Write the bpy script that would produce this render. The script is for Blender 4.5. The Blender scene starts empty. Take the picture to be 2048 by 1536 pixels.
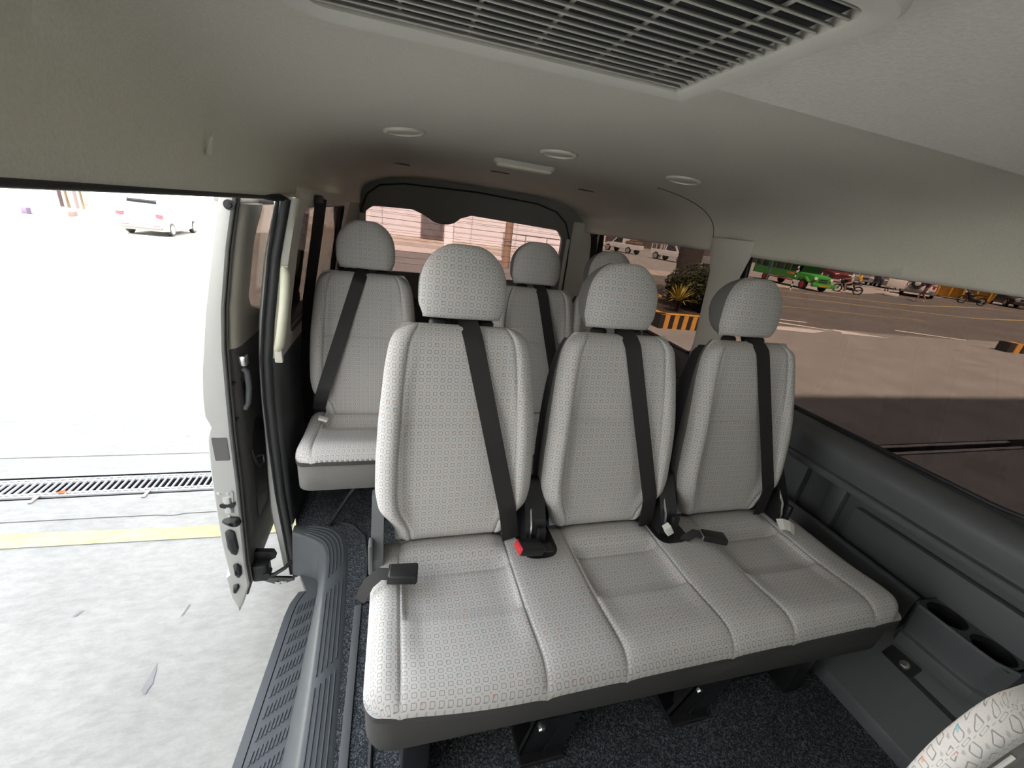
import bpy, bmesh, math, random
from math import pi, sin, cos, sqrt, radians
from mathutils import Vector, Matrix
random.seed(7)
S = bpy.context.scene
COL = S.collection

# ------------------------------------------------------------------ camera
CAM_Z = 1.25
R = ((0.958688466, 0.015981809, 0.284008814),
     (-0.254728377, -0.396152899, 0.882143035),
     (0.126609157, -0.918045458, -0.375716195))
cd = bpy.data.cameras.new('camera'); cam = bpy.data.objects.new('camera', cd); COL.objects.link(cam)
cd.sensor_fit = 'HORIZONTAL'; cd.sensor_width = 36.0; cd.lens = 800.0 / 2048 * 36.0
cd.clip_start = 0.02; cd.clip_end = 500
m = Matrix.Identity(4)
for i in range(3):
    m[i][0] = R[i][0]; m[i][1] = -R[i][1]; m[i][2] = -R[i][2]
m[2][3] = CAM_Z
cam.matrix_world = m
S.camera = cam

# ------------------------------------------------------------------ world, sun, exposure
W = bpy.data.worlds.new('sky'); S.world = W; W.use_nodes = True
wn = W.node_tree; wn.nodes.clear()
wo = wn.nodes.new('ShaderNodeOutputWorld'); bg = wn.nodes.new('ShaderNodeBackground')
tc = wn.nodes.new('ShaderNodeTexCoord'); sx = wn.nodes.new('ShaderNodeSeparateXYZ'); rp = wn.nodes.new('ShaderNodeValToRGB')
wn.links.new(tc.outputs['Generated'], sx.inputs[0]); wn.links.new(sx.outputs['Z'], rp.inputs[0])
rp.color_ramp.elements[0].position = 0.0; rp.color_ramp.elements[0].color = (1.0, 0.98, 0.95, 1)
rp.color_ramp.elements[1].position = 0.8; rp.color_ramp.elements[1].color = (0.80, 0.88, 1.0, 1)
wn.links.new(rp.outputs[0], bg.inputs[0]); bg.inputs[1].default_value = 1.15
wn.links.new(bg.outputs[0], wo.inputs[0])
sd = bpy.data.lights.new('sun', 'SUN'); sun = bpy.data.objects.new('sun', sd); COL.objects.link(sun)
sd.energy = 17.0; sd.angle = 0.01; sd.color = (1.0, 0.95, 0.86)
sun.rotation_euler = (radians(31), 0, radians(-16))      # high sun from behind the camera (-y side)
S.view_settings.view_transform = 'Standard'; S.view_settings.look = 'None'
S.view_settings.exposure = 1.85; S.view_settings.gamma = 1.0; S.view_settings.use_curve_mapping = False
try:
    S.cycles.use_denoising = True
    S.cycles.max_bounces = 14; S.cycles.diffuse_bounces = 8; S.cycles.transparent_max_bounces = 24
    S.cycles.sample_clamp_indirect = 12.0
    S.cycles.caustics_reflective = False; S.cycles.caustics_refractive = False
except Exception:
    pass

# ------------------------------------------------------------------ materials
def newmat(name):
    mt = bpy.data.materials.new(name); mt.use_nodes = True
    nt = mt.node_tree
    return mt, nt, nt.nodes['Principled BSDF']

class NT:
    def __init__(s, nt): s.nt = nt
    def math(s, op, a, b=None, c=None):
        n = s.nt.nodes.new('ShaderNodeMath'); n.operation = op
        for i, v in enumerate((a, b, c)):
            if v is None: continue
            if isinstance(v, (int, float)): n.inputs[i].default_value = v
            else: s.nt.links.new(v, n.inputs[i])
        return n.outputs[0]
    def sstep(s, v, a, b):
        n = s.nt.nodes.new('ShaderNodeMapRange'); n.interpolation_type = 'SMOOTHSTEP'
        s.nt.links.new(v, n.inputs[0]); n.inputs[1].default_value = a; n.inputs[2].default_value = b
        n.inputs[3].default_value = 0; n.inputs[4].default_value = 1
        return n.outputs[0]
    def mix(s, f, a, b):
        n = s.nt.nodes.new('ShaderNodeMix'); n.data_type = 'RGBA'
        if isinstance(f, (int, float)): n.inputs[0].default_value = f
        else: s.nt.links.new(f, n.inputs[0])
        for i, v in ((6, a), (7, b)):
            if isinstance(v, tuple): n.inputs[i].default_value = (*v, 1)
            else: s.nt.links.new(v, n.inputs[i])
        return n.outputs[2]
    def noise(s, scale, detail=4, rough=0.5, vec=None, stretch=None):
        n = s.nt.nodes.new('ShaderNodeTexNoise'); n.inputs['Scale'].default_value = scale
        n.inputs['Detail'].default_value = detail; n.inputs['Roughness'].default_value = rough
        if vec is None:
            t = s.nt.nodes.new('ShaderNodeTexCoord'); vec = t.outputs['Object']
        if stretch:
            mp = s.nt.nodes.new('ShaderNodeMapping'); mp.inputs['Scale'].default_value = stretch
            s.nt.links.new(vec, mp.inputs[0]); vec = mp.outputs[0]
        s.nt.links.new(vec, n.inputs['Vector'])
        return n.outputs['Fac']
    def bump(s, bsdf, h, strength=0.3, dist=0.002):
        n = s.nt.nodes.new('ShaderNodeBump'); n.inputs['Strength'].default_value = strength
        n.inputs['Distance'].default_value = dist
        s.nt.links.new(h, n.inputs['Height']); s.nt.links.new(n.outputs[0], bsdf.inputs['Normal'])

def plain(name, col, rough=0.6, metal=0.0, noise=None, bump=0.0, var=0.15, dist=0.001, spec=0.5):
    mt, nt, b = newmat(name)
    b.inputs['Roughness'].default_value = rough; b.inputs['Metallic'].default_value = metal
    b.inputs['Specular IOR Level'].default_value = spec
    b.inputs['Base Color'].default_value = (*col, 1)
    k = NT(nt)
    if noise:
        f = k.noise(noise, 5, 0.6)
        lo = tuple(c * (1 - var) for c in col); hi = tuple(min(1, c * (1 + var)) for c in col)
        nt.links.new(k.mix(f, lo, hi), b.inputs['Base Color'])
        if bump: k.bump(b, f, bump, dist)
    return mt

def fabric(name, pitch=0.0172, tone=1.0):
    mt, nt, b = newmat(name); k = NT(nt)
    uv = nt.nodes.new('ShaderNodeUVMap'); sp = nt.nodes.new('ShaderNodeSeparateXYZ')
    nt.links.new(uv.outputs[0], sp.inputs[0])
    X = k.math('MULTIPLY', sp.outputs[0], 1 / pitch); Y = k.math('MULTIPLY', sp.outputs[1], 1 / pitch)
    fx = k.math('SUBTRACT', k.math('FRACT', X), 0.5); fy = k.math('SUBTRACT', k.math('FRACT', Y), 0.5)
    ax = k.math('ABSOLUTE', fx); ay = k.math('ABSOLUTE', fy)
    qx = k.math('MAXIMUM', k.math('SUBTRACT', ax, 0.19), 0.0); qy = k.math('MAXIMUM', k.math('SUBTRACT', ay, 0.19), 0.0)
    od = k.math('SQRT', k.math('ADD', k.math('MULTIPLY', qx, qx), k.math('MULTIPLY', qy, qy)))
    inn = k.math('MINIMUM', k.math('MAXIMUM', k.math('SUBTRACT', ax, 0.19), k.math('SUBTRACT', ay, 0.19)), 0.0)
    sdf = k.math('ABSOLUTE', k.math('SUBTRACT', k.math('ADD', od, inn), 0.07))
    ring = k.math('SUBTRACT', 1.0, k.sstep(sdf, 0.022, 0.05))
    gx = k.math('SUBTRACT', 0.5, ax); gy = k.math('SUBTRACT', 0.5, ay)
    dd = k.math('SQRT', k.math('ADD', k.math('MULTIPLY', gx, gx), k.math('MULTIPLY', gy, gy)))
    dot = k.math('SUBTRACT', 1.0, k.sstep(dd, 0.08, 0.15))
    cv = nt.nodes.new('ShaderNodeCombineXYZ')
    nt.links.new(k.math('FLOOR', X), cv.inputs[0]); nt.links.new(k.math('FLOOR', Y), cv.inputs[1])
    wnz = nt.nodes.new('ShaderNodeTexWhiteNoise'); wnz.noise_dimensions = '2D'; nt.links.new(cv.outputs[0], wnz.inputs['Vector'])
    rnd = wnz.outputs['Value']
    # a coloured tick on one corner of a few of the squares
    cx = k.math('SUBTRACT', ax, 0.0); tick = k.math('MULTIPLY', k.math('LESS_THAN', fx, -0.02), k.math('GREATER_THAN', fy, 0.02))
    sdin = k.math('ADD', od, inn)
    blob = k.math('MULTIPLY', tick, k.math('SUBTRACT', 1.0, k.sstep(sdin, 0.06, 0.12)))
    orange = k.math('MULTIPLY', blob, k.math('GREATER_THAN', rnd, 0.93))
    teal = k.math('MULTIPLY', blob, k.math('LESS_THAN', rnd, 0.08))
    weave = k.noise(650, 2, 0.6)
    base = k.mix(weave, tuple(c * tone for c in (0.50, 0.485, 0.465)), tuple(c * tone for c in (0.66, 0.645, 0.625)))
    c = k.mix(k.math('MULTIPLY', dot, 0.6), base, (0.30 * tone, 0.30 * tone, 0.30 * tone))
    c = k.mix(k.math('MULTIPLY', ring, 0.74), c, (0.17 * tone, 0.17 * tone, 0.18 * tone))
    c = k.mix(k.math('MULTIPLY', orange, 0.6), c, (0.60, 0.22, 0.10))
    c = k.mix(k.math('MULTIPLY', teal, 0.6), c, (0.13, 0.42, 0.50))
    nt.links.new(c, b.inputs['Base Color'])
    b.inputs['Roughness'].default_value = 0.95; b.inputs['Specular IOR Level'].default_value = 0.15
    k.bump(b, weave, 0.25, 0.0008)
    return mt

def glass(name, tint, refl=0.06):
    mt = bpy.data.materials.new(name); mt.use_nodes = True; nt = mt.node_tree; nt.nodes.clear()
    o = nt.nodes.new('ShaderNodeOutputMaterial'); t = nt.nodes.new('ShaderNodeBsdfTransparent')
    g = nt.nodes.new('ShaderNodeBsdfGlossy'); mx = nt.nodes.new('ShaderNodeMixShader'); k = NT(nt)
    ge = nt.nodes.new('ShaderNodeNewGeometry'); vm = nt.nodes.new('ShaderNodeVectorMath'); vm.operation = 'DOT_PRODUCT'
    nt.links.new(ge.outputs['Normal'], vm.inputs[0]); nt.links.new(ge.outputs['Incoming'], vm.inputs[1])
    fz = k.math('ADD', k.math('MULTIPLY', k.math('POWER', k.math('SUBTRACT', 1.0, k.math('ABSOLUTE', vm.outputs['Value'])), 5.0), 0.6), 0.025)
    t.inputs[0].default_value = (*[sqrt(c) for c in tint], 1); g.inputs['Roughness'].default_value = 0.02
    g.inputs[0].default_value = (0.6, 0.6, 0.6, 1)
    nt.links.new(fz, mx.inputs[0]); nt.links.new(t.outputs[0], mx.inputs[1]); nt.links.new(g.outputs[0], mx.inputs[2])
    nt.links.new(mx.outputs[0], o.inputs[0])
    return mt

M = {}
M['fabric'] = fabric('patterned_seat_fabric')
M['plainfab'] = plain('plain_grey_seat_cloth', (0.20, 0.195, 0.185), 0.95, noise=500, bump=0.3, spec=0.1)
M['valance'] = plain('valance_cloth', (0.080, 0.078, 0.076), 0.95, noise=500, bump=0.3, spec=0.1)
M['shell'] = plain('seat_back_shell', (0.035, 0.035, 0.037), 0.75, noise=300, bump=0.1)
M['liner'] = plain('headliner_felt', (0.74, 0.705, 0.61), 0.98, noise=260, bump=0.5, var=0.16, spec=0.08)
M['linerfront_lit'] = plain('front_headliner_felt_lit', (0.84, 0.81, 0.725), 0.98, noise=190, bump=0.8, var=0.13, spec=0.08)  # coarser front felt; lighter tone paints in brighter light ahead of the crease
M['linertrim'] = plain('headliner_trim_plastic', (0.70, 0.675, 0.60), 0.7, noise=400, bump=0.1, var=0.05, spec=0.3)
M['hatchtrim'] = plain('hatch_trim_plastic', (0.26, 0.26, 0.235), 0.75, noise=300, bump=0.1, var=0.06)
M['dark'] = plain('dark_trim_plastic', (0.098, 0.104, 0.107), 0.5, noise=700, bump=0.25, var=0.1, dist=0.0006, spec=0.4)
M['step'] = plain('step_plastic', (0.075, 0.082, 0.088), 0.5, noise=600, bump=0.2, var=0.1, dist=0.0006)
M['black'] = plain('black_plastic', (0.014, 0.014, 0.015), 0.4, noise=500, var=0.1)
M['rubber'] = plain('rubber_seal', (0.022, 0.023, 0.024), 0.55, noise=300, var=0.1)
M['web'] = plain('belt_webbing', (0.020, 0.018, 0.018), 0.6, noise=900, bump=0.2, var=0.25, dist=0.0005)
M['carpet_base'] = plain('carpet_pile', (0.11, 0.121, 0.132), 1.0, noise=170, bump=1.0, var=0.9, dist=0.006, spec=0.1)
def carpet_mat():
    mt, nt, b = newmat('tufted_carpet'); k = NT(nt)
    n1 = k.noise(210, 3, .7); n2 = k.noise(60, 4, .6); n3 = k.noise(420, 2, .6)
    f = k.math('ADD', k.math('MULTIPLY', k.sstep(n1, .42, .72), .75), k.math('MULTIPLY', k.sstep(n3, .5, .75), .45))
    c = k.mix(f, (.030, .034, .039), (.27, .29, .31)); c = k.mix(k.math('MULTIPLY', k.sstep(n2, .35, .7), .4), c, (.035, .04, .045))
    nt.links.new(c, b.inputs['Base Color']); b.inputs['Roughness'].default_value = 1.0; b.inputs['Specular IOR Level'].default_value = .05
    k.bump(b, n1, 1.0, .006); return mt
M['carpet'] = carpet_mat()
M['binding'] = plain('carpet_binding', (0.10, 0.105, 0.11), 0.8, noise=800, bump=0.6, var=0.5)
M['silver'] = plain('silver_paint', (0.50, 0.50, 0.48), 0.38, 0.55, noise=3, var=0.04)
M['chrome'] = plain('bright_steel', (0.75, 0.75, 0.74), 0.22, 1.0)
M['steel'] = plain('black_steel', (0.02, 0.02, 0.021), 0.35, 0.3, noise=80, var=0.2)
M['grey'] = plain('grey_plastic', (0.13, 0.135, 0.14), 0.5, noise=500, var=0.08)
M['red'] = plain('red_button', (0.65, 0.035, 0.05), 0.4)
M['white'] = plain('white_tag', (0.85, 0.85, 0.80), 0.8)
M['cream'] = plain('cream_handle_plastic', (0.70, 0.70, 0.55), 0.5, noise=200, var=0.04)
M['beigetrim'] = plain('beige_door_trim', (0.40, 0.37, 0.32), 0.6, noise=300, var=0.05)
M['greytrim'] = plain('dark_door_trim', (0.10, 0.095, 0.088), 0.55, noise=300, var=0.06)
M['plaque'] = plain('grey_sticker', (0.11, 0.105, 0.10), 0.6)
M['lens'] = plain('lamp_lens', (0.90, 0.84, 0.68), 0.35)
M['ring'] = plain('light_ring', (0.88, 0.84, 0.72), 0.25, 0.1)
M['tint'] = glass('tinted_glass', (0.043, 0.0325, 0.028))
M['tintrear'] = glass('tinted_rear_glass', (0.080, 0.062, 0.061))
M['clear'] = glass('clear_glass', (0.85, 0.88, 0.86))

# ------------------------------------------------------------------ mesh builder
class MB:
    def __init__(s): s.v = []; s.f = []; s.m = []; s.uv = []
    def add(s, vs, fs, mi=0, uvs=None, fm=None):
        n = len(s.v); s.v += [tuple(p) for p in vs]
        s.uv += list(uvs) if uvs else [(p[0], p[1] + p[2]) for p in vs]
        for i, f in enumerate(fs):
            s.f.append(tuple(n + a for a in f)); s.m.append(fm[i] if fm else mi)
        return s
    def box(s, lo, hi, bev=0.0, mi=0, rot=None, pivot=None, seg=2):
        bm = bmesh.new(); bmesh.ops.create_cube(bm, size=1.0)
        c = [(a + b) / 2 for a, b in zip(lo, hi)]; d = [abs(b - a) for a, b in zip(lo, hi)]
        for v in bm.verts: v.co = Vector((v.co.x * d[0], v.co.y * d[1], v.co.z * d[2]))
        if bev > 0:
            bmesh.ops.bevel(bm, geom=list(bm.edges), offset=min(bev, min(d) * 0.49), segments=seg, affect='EDGES', profile=0.5)
        M4 = Matrix.Translation(c)
        if rot is not None:
            pv = Vector(pivot if pivot else c)
            M4 = Matrix.Translation(pv) @ rot @ Matrix.Translation(-pv) @ M4
        bm.verts.ensure_lookup_table()
        for i, v in enumerate(bm.verts): v.index = i
        s.add([M4 @ v.co for v in bm.verts], [[v.index for v in f.verts] for f in bm.faces], mi)
        bm.free(); return s
    def cyl(s, p0, p1, r0, r1=None, n=20, cap=True, mi=0):
        r1 = r0 if r1 is None else r1
        p0 = Vector(p0); p1 = Vector(p1); d = (p1 - p0).normalized()
        a = d.orthogonal().normalized(); b = d.cross(a)
        vs = [p0 + (a * cos(2 * pi * i / n) + b * sin(2 * pi * i / n)) * r0 for i in range(n)] + \
             [p1 + (a * cos(2 * pi * i / n) + b * sin(2 * pi * i / n)) * r1 for i in range(n)]
        fs = [(i, (i + 1) % n, n + (i + 1) % n, n + i) for i in range(n)]
        if cap: fs += [tuple(range(n - 1, -1, -1)), tuple(range(n, 2 * n))]
        return s.add(vs, fs, mi)
    def tube(s, pts, r, n=10, closed=False, cap=True, mi=0, flat=1.0):
        pts = [Vector(p) for p in pts]; N = len(pts); vs = []
        prev = None
        for i, p in enumerate(pts):
            t = (pts[(i + 1) % N] - pts[i - 1]) if closed else (pts[min(i + 1, N - 1)] - pts[max(i - 1, 0)])
            t.normalize()
            if prev is None: a = t.orthogonal().normalized()
            else:
                a = prev - t * prev.dot(t)
                a = a.normalized() if a.length > 1e-6 else t.orthogonal().normalized()
            prev = a; b = t.cross(a); rr = r[i] if isinstance(r, (list, tuple)) else r
            vs += [p + (a * cos(2 * pi * k / n) + b * sin(2 * pi * k / n) * flat) * rr for k in range(n)]
        fs = []
        for i in range(N if closed else N - 1):
            j = (i + 1) % N
            fs += [(i * n + k, i * n + (k + 1) % n, j * n + (k + 1) % n, j * n + k) for k in range(n)]
        if cap and not closed: fs += [tuple(range(n - 1, -1, -1)), tuple(range((N - 1) * n, N * n))]
        return s.add(vs, fs, mi)
    def loft(s, rings, cap=True, closed=True, mi=0, uvs=None):
        n = len(rings[0]); vs = [p for r in rings for p in r]; fs = []
        for i in range(len(rings) - 1):
            for k in range(n if closed else n - 1):
                fs.append((i * n + k, i * n + (k + 1) % n, (i + 1) * n + (k + 1) % n, (i + 1) * n + k))
        if cap: fs += [tuple(range(n - 1, -1, -1)), tuple(range((len(rings) - 1) * n, len(rings) * n))]
        return s.add(vs, fs, mi, uvs)
    def prism(s, poly, fn, a, b, mi=0):
        """poly of 2d points, fn(u, v, w) to 3d, between w=a and w=b"""
        n = len(poly)
        vs = [fn(u, v, a) for u, v in poly] + [fn(u, v, b) for u, v in poly]
        fs = [(i, (i + 1) % n, n + (i + 1) % n, n + i) for i in range(n)] + [tuple(range(n - 1, -1, -1)), tuple(range(n, 2 * n))]
        return s.add(vs, fs, mi)
    def grid(s, fn, nu, nv, mi=0, uvfn=None):
        vs = []; uvs = []
        for j in range(nv + 1):
            for i in range(nu + 1):
                vs.append(fn(i / nu, j / nv)); uvs.append(uvfn(i / nu, j / nv) if uvfn else (i / nu, j / nv))
        fs = [(j * (nu + 1) + i, j * (nu + 1) + i + 1, (j + 1) * (nu + 1) + i + 1, (j + 1) * (nu + 1) + i) for j in range(nv) for i in range(nu)]
        return s.add(vs, fs, mi, uvs)
    def sphere(s, c, r, n=16, mn=10, mi=0, jit=0.0):
        rr = r if isinstance(r, (tuple, list)) else (r, r, r); rings = []
        for j in range(mn + 1):
            th = pi * j / mn; ring = []
            for i in range(n):
                ph = 2 * pi * i / n; q = 1 + random.uniform(-jit, jit)
                ring.append((c[0] + rr[0] * sin(th) * cos(ph) * q, c[1] + rr[1] * sin(th) * sin(ph) * q, c[2] + rr[2] * cos(th) * q))
            rings.append(ring)
        return s.loft(rings, cap=False, mi=mi)
    def plate_hole(s, outer, hole, fn, depth_fn=None, n=160, mi=0, mi_rim=None, ctr=None):
        """panel between a rectangle (u0,v0,u1,v1) and a star-shaped hole polygon; fn(u,v,d) -> 3d; rim goes to d=depth"""
        u0, v0, u1, v1 = outer
        us = [p[0] for p in hole]; vs_ = [p[1] for p in hole]
        cu, cv = ctr or ((min(us) + max(us)) / 2, (min(vs_) + max(vs_)) / 2)
        angs = sorted(set([2 * pi * i / n - pi for i in range(n)] + [math.atan2(y - cv, x - cu) for x in (u0, u1) for y in (v0, v1)]))
        def rectpt(a):
            dx, dy = cos(a), sin(a); t = 1e9
            if dx > 1e-9: t = min(t, (u1 - cu) / dx)
            if dx < -1e-9: t = min(t, (u0 - cu) / dx)
            if dy > 1e-9: t = min(t, (v1 - cv) / dy)
            if dy < -1e-9: t = min(t, (v0 - cv) / dy)
            return cu + dx * t, cv + dy * t
        def holept(a):
            dx, dy = cos(a), sin(a); best = None
            for i in range(len(hole)):
                ax, ay = hole[i][0] - cu, hole[i][1] - cv; bx, by = hole[(i + 1) % len(hole)][0] - cu, hole[(i + 1) % len(hole)][1] - cv
                ex, ey = bx - ax, by - ay; den = dx * ey - dy * ex
                if abs(den) < 1e-12: continue
                t = (ax * ey - ay * ex) / den; q = (ax * dy - ay * dx) / den
                if t > 0 and -1e-6 <= q <= 1 + 1e-6 and (best is None or t > best): best = t
            best = best or 0.01
            return cu + dx * best, cv + dy * best
        O = [rectpt(a) for a in angs]; H = [holept(a) for a in angs]; k = len(angs)
        vs = []
        L = 6
        for j in range(L + 1):
            t = j / L
            vs += [fn(o[0] + (h[0] - o[0]) * t, o[1] + (h[1] - o[1]) * t, 0.0) for o, h in zip(O, H)]
        fs = [(j * k + i, j * k + (i + 1) % k, (j + 1) * k + (i + 1) % k, (j + 1) * k + i) for j in range(L) for i in range(k)]
        s.add(vs, fs, mi)
        if depth_fn is not None:
            vs = [fn(h[0], h[1], 0.0) for h in H] + [fn(h[0], h[1], depth_fn) for h in H]
            s.add(vs, [(i, (i + 1) % k, k + (i + 1) % k, k + i) for i in range(k)], mi if mi_rim is None else mi_rim)
        return H

ORG = {}
def build(name, mb, mats, parent=None, loc=None, smooth=True, angle=40):
    me = bpy.data.meshes.new(name)
    if parent is not None: o0 = ORG[parent.name]
    elif loc is not None: o0 = Vector(loc)
    else:
        xs = [p[0] for p in mb.v]; ys = [p[1] for p in mb.v]; zs = [p[2] for p in mb.v]
        o0 = Vector(((min(xs) + max(xs)) / 2, (min(ys) + max(ys)) / 2, min(zs)))
    me.from_pydata([(p[0] - o0[0], p[1] - o0[1], p[2] - o0[2]) for p in mb.v], [], mb.f)
    uvl = me.uv_layers.new(name='UVMap')
    li = [l.vertex_index for l in me.loops]
    uvl.data.foreach_set('uv', [c for i in li for c in mb.uv[i]])
    if not isinstance(mats, (list, tuple)): mats = [mats]
    for q in mats: me.materials.append(q)
    me.polygons.foreach_set('material_index', [min(a, len(mats) - 1) for a in mb.m])
    me.polygons.foreach_set('use_smooth', [smooth] * len(me.polygons))
    bm = bmesh.new(); bm.from_mesh(me); bmesh.ops.recalc_face_normals(bm, faces=bm.faces); bm.to_mesh(me); bm.free()
    if smooth: me.set_sharp_from_angle(angle=radians(angle))
    me.update()
    ob = bpy.data.objects.new(name, me); COL.objects.link(ob)
    if parent is not None: ob.parent = parent
    else: ob.location = o0
    ORG[ob.name] = Vector(o0)
    return ob
def tag(o, label, cat, group=None):
    o['label'] = label; o['category'] = cat
    if group: o['group'] = group
    return o
def struct(o, label=None):
    o['kind'] = 'structure'
    if label: o['label'] = label
    return o
def thing(name, label, cat, loc, group=None):
    o = bpy.data.objects.new(name, None); COL.objects.link(o); o.location = loc; o.empty_display_size = 0.1
    ORG[o.name] = Vector(loc)
    return tag(o, label, cat, group)
def dup(root, loc, label, rotz=None):
    r = root.copy(); COL.objects.link(r); r.location = loc; r['label'] = label
    if rotz is not None: r.rotation_euler.z = rotz
    for ch in list(root.children):
        c = ch.copy(); COL.objects.link(c); c.parent = r
        for g in ch.children:
            d = g.copy(); COL.objects.link(d); d.parent = c
    return r
def interp(tab, z):
    """tab sorted by first value"""
    if z <= tab[0][0]: return tab[0][1]
    for (a, x), (b, y) in zip(tab, tab[1:]):
        if z <= b:
            t = (z - a) / (b - a); t = t * t * (3 - 2 * t) if False else t
            return x + (y - x) * t
    return tab[-1][1]
def clamp(x, a=0.0, b=1.0): return max(a, min(b, x))
def sm(x): x = clamp(x); return x * x * (3 - 2 * x)
def rpoly(pts, rad, n=8):
    """round the corners of a 2d polygon; rad is one radius or one per corner"""
    out = []; N = len(pts)
    for i in range(N):
        r = rad[i] if isinstance(rad, (list, tuple)) else rad
        p = Vector(pts[i]).to_2d(); a = Vector(pts[i - 1]).to_2d() - p; b = Vector(pts[(i + 1) % N]).to_2d() - p
        la, lb = a.length, b.length; a.normalize(); b.normalize()
        if r <= 1e-6: out.append((p.x, p.y)); continue
        ang = a.angle(b); d = min(r / math.tan(ang / 2), la * 0.48, lb * 0.48); 
        p0 = p + a * d; p1 = p + b * d
        for k in range(n + 1):
            t = k / n
            q = p0 * (1 - t) ** 2 + p * 2 * t * (1 - t) + p1 * t * t
            out.append((q.x, q.y))
    return out

# ================================================================== VAN SHELL (structure)
XC, XA = 0.58, 0.91
def zc(y):
    if y < 0.572: return 1.450 + .04 * max(0, .572 - max(y, -.3))
    if y < 1.9: return 1.468 + .014 * sm((y - .57) / .55)
    return 1.482 - 0.047 * sm((y - 1.9) / 1.2)
def xa(y): return XA - 0.10 * sm((y - 2.3) / 0.8)
def nexp(y): return 3.2 + 2.2 * (1 - sm((y - .62) / .5))
def ceil_pt(th, y):
    """th 0 = right rim, pi = left rim"""
    n = nexp(y); c, s_ = cos(th), sin(th)
    x = XC + xa(y) * math.copysign(abs(c) ** (2 / n), c)
    z0 = 1.2415 + 0.0045 * (x - XC) / XA
    q = zc(y)
    if y < 0.572: q += 0.030 * (1 - sm((x + .30) / .2))
    return (x, y, z0 + (q - z0) * abs(s_) ** (2 / n))
def left_in(z): return interp([(-0.3, -.37), (0, -.372), (.4, -.385), (.7, -.380), (.85, -.362), (1.05, -.328), (1.25, -.285)], z)
def right_in(z): return 1.548 - (z - 0.72) * 0.09

mb = MB()
ys = [-2.1, -1.5, -.8, -.2, .2, .45, .571, .5735, .70, .9, 1.1, 1.3, 1.5, 1.7, 1.9, 2.1, 2.3, 2.5, 2.7, 2.9, 3.02, 3.11]
ths = [pi * i / 72 for i in range(73)]
ths = sorted(set([0.0, .002, .006, .012, .02, .03, pi, pi - .002, pi - .006, pi - .012, pi - .02, pi - .03] + ths))
rows = []
for y in ys:
    r = [ceil_pt(t, y) for t in ths]
    a, b = r[0], r[-1]
    r = [(a[0] + .03, y, a[2] - .012), (a[0] + .008, y, a[2] - .010)] + r + [(b[0] - .006, y, b[2] - .010), (b[0] - .03, y, b[2] - .010)]
    rows.append(r)
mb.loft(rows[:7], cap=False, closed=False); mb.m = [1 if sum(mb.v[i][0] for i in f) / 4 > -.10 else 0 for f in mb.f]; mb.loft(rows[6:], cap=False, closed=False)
ceiling = struct(build('ceiling', mb, [M['liner'], M['linerfront_lit']], angle=50), 'beige felt headliner curving down to the window tops')
# moulding joint across the headliner above the right pillar
mb = MB(); mb.tube([Vector(ceil_pt(pi * t / 60, 1.76)) + Vector((-.0006, 0, -.0006)) for t in [0] + [i * .5 for i in range(1, 44)]], 0.0016, 6)
build('panel_joint', mb, M['shell'], ceiling)

# floor and carpet
mb = MB()
mb.prism([(-.150, -2.0), (1.64, -2.0), (1.64, 3.12), (-.372, 3.12), (-.372, 1.40), (-.21, 1.37), (-.165, 1.20)], lambda u, v, w: (u, v, w), -.06, 0); mb.box((-.372, -2.0, -.06), (-.150, -.12, -.001))
floor = struct(build('floor', mb, M['carpet']), 'charcoal carpet floor of the van')
mb = MB()
mb.box((-.112, -.1, 0), (-.090, 1.02, .006), .002)
build('binding', mb, M['binding'], floor)
mb = MB(); mb.tube([(-.085, 1.02, .004), (-.082, 1.2, .004), (-.10, 1.33, .004), (-.15, 1.40, .004), (-.22, 1.43, .004)], .005, 8)
mb.tube([(-.112, 1.02, .004), (-.07, 1.03, .006), (-.045, 1.01, .006), (-.04, .6, .005), (-.04, -.1, .005)], .005, 8)
build('carpet_edge', mb, M['rubber'], floor)

# right wall: lower trim profile extruded along the van
prof = [(1.575, .700), (1.535, .694), (1.515, .690), (1.503, .686), (1.490, .680), (1.480, .671), (1.473, .658), (1.470, .645), (1.474, .612), (1.477, .592),
        (1.486, .588), (1.486, .580), (1.470, .577), (1.466, .572), (1.466, .560), (1.470, .553), (1.60, .540), (1.628, .52), (1.632, .45), (1.632, .20), (1.63, 0.0)]
mb = MB()
yl = [-2.0, -.6, .3, .5, .7, .9, 1.1, 1.5, 2.0, 2.6, 3.11]
mb.loft([[(x, y, z) for x, z in prof] for y in yl], cap=False, closed=False)
wall_right = struct(build('wall_right', mb, M['dark'], angle=35), 'dark moulded plastic trim under the right windows')
mb = MB(); mb.box((1.605, -.4, .2), (1.64, .785, .458), .012)
build('pocket_panel', mb, M['dark'], wall_right)
mb = MB(); mb.box((1.603, .826, .2), (1.64, .882, .505), .006); mb.box((1.603, .98, .2), (1.64, 1.20, .505), .006)
build('pocket_rib', mb, M['dark'], wall_right)
# pocket front lip with a rounded nose
mb = MB()
pl = rpoly([(1.555, .02), (1.530, .25), (1.538, .352), (1.560, .352), (1.566, .25), (1.566, .02)], [0, .02, .012, .012, .01, 0], 6)
mb.prism(pl, lambda u, v, w: (u, w, v), .500, 1.35)
build('map_pocket', mb, M['dark'], wall_right)
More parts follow.
